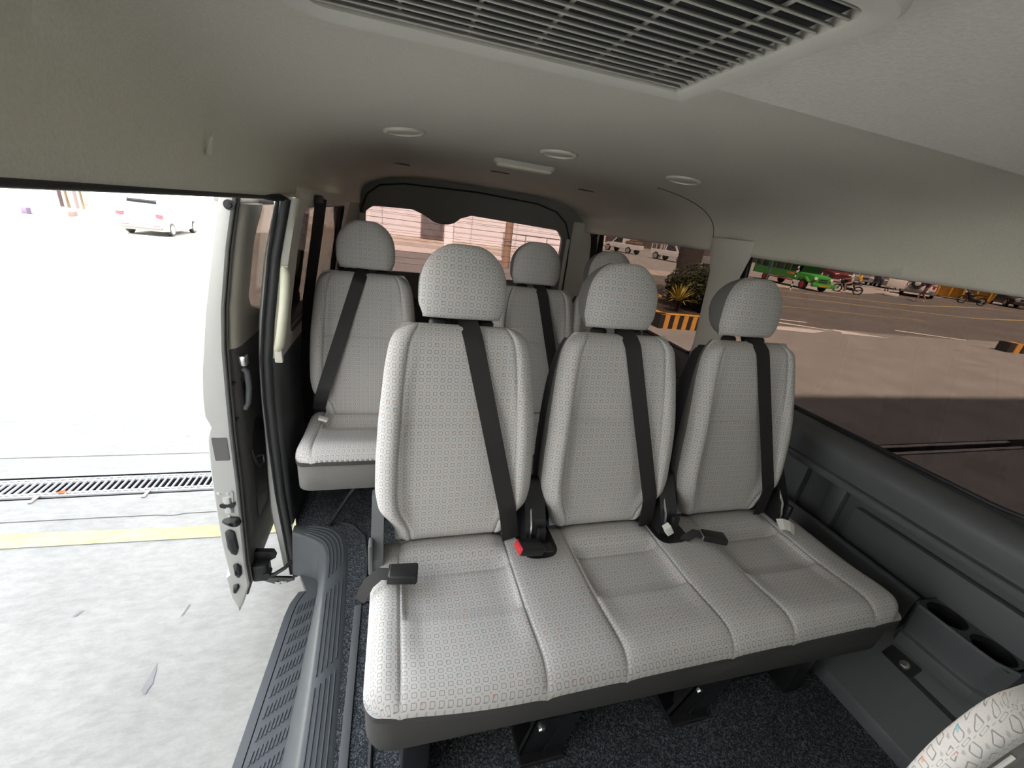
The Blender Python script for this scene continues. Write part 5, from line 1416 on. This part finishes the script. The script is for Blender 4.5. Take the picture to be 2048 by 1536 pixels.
# white off-roader seen from behind with its spare wheel
def spare(t, T):
    mb = MB(); n = 26
    mb.loft([[(-2.18 - d, .18 + q * cos(2 * pi * i / n), .98 + q * sin(2 * pi * i / n)) for i in range(n)] for q, d in ((.20, -.02), (.35, -.02), (.37, .06), (.35, .16), (.22, .17))], cap=True); sw = build('spare_wheel', T(mb), M['tyre'], t, angle=40)
    mb = MB(); mb.cyl((-2.34, .18, .98), (-2.355, .18, .98), .20, .17, n=24); build('cover', T(mb), M['carwhite'], sw)
    mb = MB(); mb.box((-2.26, -.95, .38), (-2.08, .95, .58), .04); build('rear_bumper', T(mb), M['carsilver'], t)
    mb = MB(); mb.box((-2.275, -.62, .42), (-2.255, -.22, .54), .004); build('number_plate', T(mb), M['white'], t)
simple_car('off_roader', 'white off-roader seen from behind with a spare wheel on its tailgate', 'car', (40.6, 23.2, gz(40.6, 23.2)), face_cam(45, 25.6) + pi, M['carwhite'], 4.3, 2.0, 1.95, suv=True, extra=spare)
simple_car('car', 'dark red car behind the nose of the green jeepney', 'car', (41.0, 31.0, gz(41.0, 31.0)), face_cam(42, 31) + .5, M['carred'], 4.4, 1.8, 1.75, suv=True)
simple_car('car', 'silver car parked facing out, just right of the motorcycle riders', 'car', (46.6, 32.0, gz(46.6, 32.0)), face_cam(47.5, 31.5) + .15, M['carsilver'], 4.6, 1.85, 1.78, suv=True)
simple_car('car', 'grey car parked between the silver car and the white off-roader', 'car', (47.2, 29.6, gz(47.2, 29.6)), face_cam(47.9, 30) + .15, plain('grey_car_paint', (.20, .20, .21), .3, .4), 4.5, 1.85, 1.80, suv=True)
simple_car('car', 'dark car with a bright silver nose near the right end of the row', 'car', (52.6, 22.9, gz(52.6, 22.9)), face_cam(47.7, 21.2) + .35, M['cardark'], 4.5, 1.9, 1.62, suv=True,
    extra=lambda t, T: [build('nose_panel', T(MB().box((2.10, -.72, .52), (2.27, .72, .86), .05)), M['alloy'], t), build('nose_opening', T(MB().box((2.25, -.46, .60), (2.285, -.06, .80), .03)), M['cardark'], t), build('nose_opening', T(MB().box((2.25, .06, .60), (2.285, .46, .80), .03)), M['cardark'], t)])
simple_car('van', 'pale grey van at the right end of the parked row', 'van', (56.8, 21.6, gz(56.8, 21.6)), face_cam(50, 20.4) + 1.9, plain('pale_van_paint', (.50, .50, .50), .35, .1), 4.6, 1.8, 1.9, suv=True)
# pickups and truck across the road, seen through the rear right window
def pickup(label, loc, rz, paint, rails=False, cargo=None):
    T = xform(loc, rz); t = thing('pickup_truck', label, 'truck', loc)
    mb = MB(); mb.loft([sect(*b) for b in ((-2.6, .80, .55, 1.0, .06), (-2.55, .86, .50, 1.05, .05), (-.5, .86, .50, 1.05, .05), (1.2, .86, .48, 1.05, .06), (1.9, .84, .48, .98, .12), (2.4, .76, .50, .82, .14))]); build('body', T(mb), paint, t, angle=35)
    mb = MB(); pr = rpoly([(-.75, 1.0), (-.62, 1.75), (.45, 1.75), (1.15, 1.0)], .08, 4); n = len(pr)
    mb.add([(x, -.80 + (z - 1) * .16, z) for x, z in pr] + [(x, .80 - (z - 1) * .16, z) for x, z in pr], [(i, (i + 1) % n, n + (i + 1) % n, n + i) for i in range(n)] + [tuple(range(n)), tuple(range(2 * n - 1, n - 1, -1))]); build('cab', T(mb), paint, t, angle=35)
    for s_ in (-1, 1):
        mb = MB(); mb.prism(rpoly([(-.55, 1.10), (-.48, 1.62), (.36, 1.62), (.85, 1.10)], .04, 3), lambda u, v, q: (u, s_ * (.80 - (v - 1) * .16 + q), v), -.01, .01); build('side_window', T(mb), M['carglass'], t, smooth=False)
        for x in (-1.7, 1.5): wheel(T, t, x, s_ * .80, .38, .22, M['alloy'], 5, s_)
    mb = MB(); mb.add([(1.10, -.74, 1.08), (1.10, .74, 1.08), (.52, .66, 1.68), (.52, -.66, 1.68), (1.13, -.74, 1.08), (1.13, .74, 1.08), (.55, .66, 1.68), (.55, -.66, 1.68)], [(0, 1, 2, 3), (4, 5, 6, 7), (0, 1, 5, 4), (1, 2, 6, 5), (2, 3, 7, 6), (3, 0, 4, 7)]); build('windscreen', T(mb), M['carglass'], t, smooth=False)
    mb = MB(); mb.box((-2.5, -.76, 1.0), (-.8, .76, 1.06), .0); build('bed', T(mb), M['cardark'], t)
    for s_ in (-1, 1):
        mb = MB(); mb.box((2.28, s_ * .58 - .14, .68), (2.40, s_ * .58 + .14, .82), .02); build('head_lamp', T(mb), M['lampwhite'], t)
    if rails:
        for x in (-2.5, -1.9, -1.3, -.85):
            for s_ in (-1, 1):
                mb = MB(); mb.box((x - .03, s_ * .80 - .03, 1.0), (x + .03, s_ * .80 + .03, 1.65), .0); build('stake', T(mb), paint, t)
        for s_ in (-1, 1):
            mb = MB(); mb.box((-2.55, s_ * .80 - .025, 1.58), (-.8, s_ * .80 + .025, 1.68), .0); build('rail', T(mb), paint, t)
    if cargo:
        mb = MB(); mb.box((-2.45, -.70, 1.05), (-.95, .70, 1.42), .08); mb.sphere((-1.6, .1, 1.5), (.5, .45, .22), 12, 8); build('cargo', T(mb), cargo, t)
    return t
pickup('white stake truck just left of the dark tree trunk', (28.4, 38.6, GZ), radians(-75), M['carwhite'], rails=True)
pickup('silver pickup mostly hidden behind the dark tree trunk', (28.2, 31.6, GZ), radians(-72), M['carsilver'])
pickup('white pickup carrying a load, at the upper left of the rear right window', (26.6, 46.5, GZ), radians(110), M['carwhite'], cargo=plain('dusky_cargo', (.20, .13, .11), .9, noise=3, var=.4))
# yellow tipping skip
sk_ = thing('skip_container', 'large yellow metal skip standing between the off-roader and the dark car', 'container', (48.8, 24.6, gz(48.8, 24.6)))
T = xform((48.8, 24.6, gz(48.8, 24.6)), face_cam(48.8, 24.6) + .05)
mb = MB(); mb.loft([[(x, y, z) for x, y in rpoly([(-1.3 - o, -1.9 - o), (1.3 + o, -1.9 - o), (1.3 + o, 1.9 + o), (-1.3 - o, 1.9 + o)], .05, 3)] for z, o in ((.12, -.15), (.2, -.1), (1.7, .15), (1.8, .15), (1.78, .08), (.3, -.15))], cap=True); build('tub', T(mb), M['dumpyel'], sk_, angle=30)
for y in (-1.6, -.8, 0, .8, 1.6):
    mb = MB(); mb.box((1.20, y - .06, .2), (1.52, y + .06, 1.7), .02); build('rib', T(mb), M['dumpyel'], sk_)
mb = MB(); mb.box((1.30, -1.95, 1.1), (1.50, 1.95, 1.25), .02); build('rail', T(mb), M['dumpyel'], sk_)
for y in (-1.4, 1.4):
    mb = MB(); mb.box((-1.2, y - .12, 0), (1.2, y + .12, .14), .02); build('skid', T(mb), M['cardark'], sk_)
# motorcycles
def motorbike(label, loc, rz, paint, group=None):
    T = xform(loc, rz); t = thing('motorcycle', label, 'motorcycle', loc, group)
    for x in (-.62, .64):
        mb = MB(); mb.tube([(x + .27 * cos(2 * pi * k / 24), 0, .30 + .27 * sin(2 * pi * k / 24)) for k in range(24)], .045, 8, closed=True); w_ = build('wheel', T(mb), M['tyre'], t)
        mb = MB(); mb.cyl((x, -.03, .30), (x, .03, .30), .09, n=14)
        for k in range(6): mb.cyl((x, 0, .30), (x + .25 * cos(pi * k / 3), 0, .30 + .25 * sin(pi * k / 3)), .008, n=6)
        build('hub', T(mb), M['alloy'], w_)
    mb = MB(); mb.tube([(-.62, 0, .30), (-.2, 0, .34), (.15, 0, .38), (.35, 0, .62), (.42, 0, .86)], [.05, .10, .13, .09, .05], 10); mb.tube([(.64, .07, .30), (.50, .07, .66), (.42, .05, .92)], .028, 8); mb.tube([(.64, -.07, .30), (.50, -.07, .66), (.42, -.05, .92)], .028, 8); build('frame', T(mb), M['steel'], t)
    mb = MB(); mb.sphere((.12, 0, .68), (.28, .14, .13), 14, 10); mb.sphere((.50, 0, .86), (.14, .16, .16), 12, 8); build('tank', T(mb), paint, t)
    mb = MB(); mb.box((-.75, -.13, .70), (-.02, .13, .80), .05, seg=3); build('seat', T(mb), M['cardark'], t)
    mb = MB(); mb.tube([(.34, -.34, .98), (.40, -.2, 1.0), (.42, 0, .95), (.40, .2, 1.0), (.34, .34, .98)], .018, 8); build('handlebar', T(mb), M['steel'], t)
    mb = MB(); mb.cyl((.60, 0, .86), (.68, 0, .86), .08, .09, n=16); build('head_lamp', T(mb), M['lampwhite'], t)
    mb = MB(); mb.tube([(-.1, -.14, .28), (-.5, -.16, .30), (-.85, -.17, .38)], [.03, .05, .055], 8); build('exhaust', T(mb), M['chrome'], t)
    return t
MB_A = (33.0, 23.2, gz(33.0, 23.2)); RZ_A = radians(128)
motorbike('motorcycle carrying two riders beside the green jeepney', MB_A, RZ_A, M['cardark'])
motorbike('black motorcycle parked in front of the yellow skip', (42.4, 20.6, gz(42.4, 20.6)), radians(150), M['cardark'])
# A-frame notice board
T = xform((36.9, 22.6, gz(36.9, 22.6)), face_cam(36.9, 22.6))
nb = thing('notice_board', 'small white notice board on a stand in front of the parked cars', 'sign', (36.9, 22.6, gz(36.9, 22.6)))
mb = MB(); mb.box((-.03, -.55, .62), (.03, .55, 1.25), .01); build('board', T(mb), M['cloth_white'], nb)
mb = MB(); mb.box((-.035, -.025, .2), (.035, .025, .66), .005); build('post', T(mb), M['steelpipe'], nb)
mb = MB(); mb.box((-.28, -.42, 0), (.28, .42, .22), .03); build('base', T(mb), M['cloth_white'], nb)

# people: one continuous skinned body each
def person(label, loc, rz, J, shirt, trousers, group=None, helmet=None, shoes=None, scale=1.0):
    """J: joint positions in local metres (x forward, y left). Body grown as one surface from the skeleton"""
    names = ['pelvis', 'waist', 'chest', 'neck', 'chin', 'crown']
    V, E, Rr, Z = [], [], [], []
    def add(p, r, zone, par=None):
        V.append(Vector(p) * scale); Rr.append((r * scale, r * scale) if not isinstance(r, tuple) else (r[0] * scale, r[1] * scale)); Z.append(zone)
        if par is not None: E.append((par, len(V) - 1))
        return len(V) - 1
    pe = add(J['pelvis'], (.135, .105), 'T'); wa = add(J['waist'], (.125, .09), 'S', pe); ch = add(J['chest'], (.155, .105), 'S', wa)
    nk = add(J['neck'], .055, 'K', ch); hd = J['head']; h0 = Vector(J['neck']); h1 = Vector(hd); up = (h1 - h0).normalized(); fw = Vector(J.get('face', (1, 0, 0)))
    c1 = add(h1 - up * .05 + fw * .012, (.068, .075), 'K', nk); c2 = add(h1 + up * .04, (.078, .092), 'K', c1); c3 = add(h1 + up * .105 - fw * .01, (.055, .065), 'H', c2)
    no = add(h1 + fw * .105 - up * .005, .014, 'K', c2)
    for s_, k in ((1, 'L'), (-1, 'R')):
        sh = add(Vector(J['chest']) + Vector((0, s_ * .17, .09)), .062, 'S', ch); el = add(J['elbow' + k], .042, 'A', sh); wr = add(J['wrist' + k], .029, 'K', el)
        d = (Vector(J['wrist' + k]) - Vector(J['elbow' + k])).normalized(); sdv = d.orthogonal().normalized(); cr_ = d.cross(sdv)
        pm = add(Vector(J['wrist' + k]) + d * .06, (.038, .018), 'K', wr)
        for q, ln_ in ((-1.5, .075), (-.5, .09), (.5, .085), (1.5, .065)):
            f1 = add(Vector(J['wrist' + k]) + d * .11 + sdv * q * .019, .009, 'K', pm); add(Vector(J['wrist' + k]) + d * (.11 + ln_ * .7) + sdv * q * .02 + cr_ * .025, .008, 'K', f1)
        th = add(Vector(J['wrist' + k]) + d * .05 - sdv * .05 + cr_ * .01, .010, 'K', wr); add(Vector(J['wrist' + k]) + d * .09 - sdv * .06 + cr_ * .025, .008, 'K', th)
        hp = add(Vector(J['pelvis']) + Vector((0, s_ * .095, -.06)), .098, 'T', pe); kn = add(J['knee' + k], .062, 'T', hp); mc = add(Vector(J['knee' + k]).lerp(Vector(J['ankle' + k]), .35), .056, 'C', kn); an = add(J['ankle' + k], .038, 'C', mc)
        add(Vector(J['ankle' + k]) + Vector(J.get('foot', (.16, 0, -.03))), (.042, .03), 'F', an); add(Vector(J['ankle' + k]) + Vector((-.04, 0, -.035)), .034, 'F', an)
    me = bpy.data.meshes.new('person'); me.from_pydata(V, E, []); ob = bpy.data.objects.new('person', me); COL.objects.link(ob)
    md = ob.modifiers.new('skin', 'SKIN'); md.use_smooth_shade = True
    for i, sv in enumerate(me.skin_vertices[0].data): sv.radius = Rr[i]; sv.use_root = (i == 0)
    sb_ = ob.modifiers.new('sub', 'SUBSURF'); sb_.levels = 1; sb_.render_levels = 1
    dg_ = bpy.context.evaluated_depsgraph_get(); dg_.update(); m2 = bpy.data.meshes.new_from_object(ob.evaluated_get(dg_)); ob.modifiers.clear(); ob.data = m2
    mats = [M['skin'], shirt, trousers, M['hair'], shoes or M['cloth_dark']]; m2.materials.clear()
    for q in mats: m2.materials.append(q)
    bare = J.get('bare', '')
    zone = {'K': 0, 'S': 1, 'A': 1 if 'A' not in bare else 0, 'T': 2, 'C': 0 if 'C' in bare else 2, 'H': 3, 'F': 4}
    for p in m2.polygons:
        c = Vector(p.center); b = min(range(len(V)), key=lambda i: (V[i] - c).length - Rr[i][0]); p.material_index = zone[Z[b]]; p.use_smooth = True
    ob.location = loc; ob.rotation_euler.z = rz; ORG[ob.name] = Vector((0, 0, 0)); tag(ob, label, 'person', group)
    mb = MB(); hc = h1 * scale + up * .045 * scale - fw * .012 * scale
    if helmet: mb.sphere(hc, (.125 * scale, .115 * scale, .125 * scale), 16, 10); build('helmet', mb, helmet, ob)
    else:
        n_ = 14; rings = []
        for j in range(7):
            th = pi * .5 * j / 6; rings.append([(hc.x + .098 * scale * sin(th) * cos(2 * pi * i / n_) - .012 * scale, hc.y + .09 * scale * sin(th) * sin(2 * pi * i / n_), hc.z + .02 * scale + .095 * scale * cos(th)) for i in range(n_)])
        mb.loft(rings, cap=False); build('hair', mb, M['hair'], ob)
    return ob
def walk_pose(**k):
    J = dict(pelvis=(0, 0, .94), waist=(.01, 0, 1.10), chest=(.02, 0, 1.30), neck=(.03, 0, 1.48), head=(.05, 0, 1.58), elbowL=(-.10, .24, 1.14), wristL=(.02, .25, .92), elbowR=(.08, -.24, 1.14), wristR=(.24, -.22, 1.00),
             kneeL=(.20, .10, .52), ankleL=(.28, .09, .08), kneeR=(-.02, -.10, .50), ankleR=(-.30, -.09, .12)); J.update(k); return J
sit = dict(pelvis=(-.05, 0, .86), waist=(-.03, 0, 1.02), chest=(.02, 0, 1.22), neck=(.05, 0, 1.40), head=(.09, 0, 1.50), elbowL=(.16, .27, 1.06), wristL=(.36, .27, 1.02), elbowR=(.16, -.27, 1.06), wristR=(.36, -.27, 1.02),
           kneeL=(.30, .22, .66), ankleL=(.14, .22, .22), kneeR=(.30, -.22, .66), ankleR=(.14, -.22, .22), bare='AC')
cA, sA = cos(RZ_A), sin(RZ_A)
person('rider in a white shirt steering the motorcycle beside the jeepney', (MB_A[0] - .02 * cA, MB_A[1] - .02 * sA, MB_A[2]), RZ_A, sit, M['cloth_white'], M['cloth_pink'])
sit2 = dict(sit); sit2.update(elbowL=(.12, .26, 1.02), wristL=(.26, .17, .98), elbowR=(.12, -.26, 1.02), wristR=(.26, -.17, .98), kneeL=(.26, .27, .66), kneeR=(.26, -.27, .66), ankleL=(.06, .27, .26), ankleR=(.06, -.27, .26), bare='A')
person('passenger in a yellow shirt at the back of the motorcycle', (MB_A[0] - .50 * cA, MB_A[1] - .50 * sA, MB_A[2] + .03), RZ_A, sit2, M['cloth_yellow'], M['cloth_dark'], helmet=M['cloth_white'])
person('person in a maroon top walking past the white off-roader', (36.3, 20.3, gz(36.3, 20.3)), face_cam(41, 23) - 1.3, walk_pose(bare='C'), M['cloth_maroon'], M['cloth_maroon'], shoes=M['cloth_white'], scale=1.05)
person('person in dark maroon clothes standing beside the white notice board', (39.6, 24.8, gz(39.6, 24.8)), face_cam(44, 27) + .6, walk_pose(kneeL=(.05, .10, .50), ankleL=(.02, .10, .08), kneeR=(.03, -.10, .50), ankleR=(0, -.10, .08), wristL=(.12, .24, .95), wristR=(.10, -.24, .95)), M['cloth_maroon'], M['cloth_maroon'])
sq = dict(pelvis=(-.10, 0, .30), waist=(-.06, 0, .44), chest=(.06, 0, .62), neck=(.14, 0, .77), head=(.20, 0, .86), elbowL=(.30, .22, .50), wristL=(.46, .12, .46), elbowR=(.30, -.22, .50), wristR=(.46, -.12, .46), kneeL=(.30, .17, .50), ankleL=(.02, .14, .08), kneeR=(.30, -.17, .50), ankleR=(.02, -.14, .08), bare='AC')
person('person in a pale yellow top crouching by the far roadside', (29.0, 42.0, GZ), face_cam(29, 42) - .9, sq, plain('pale_yellow_cloth', (.70, .58, .36), .9), M['cloth_tan'], scale=1.25)
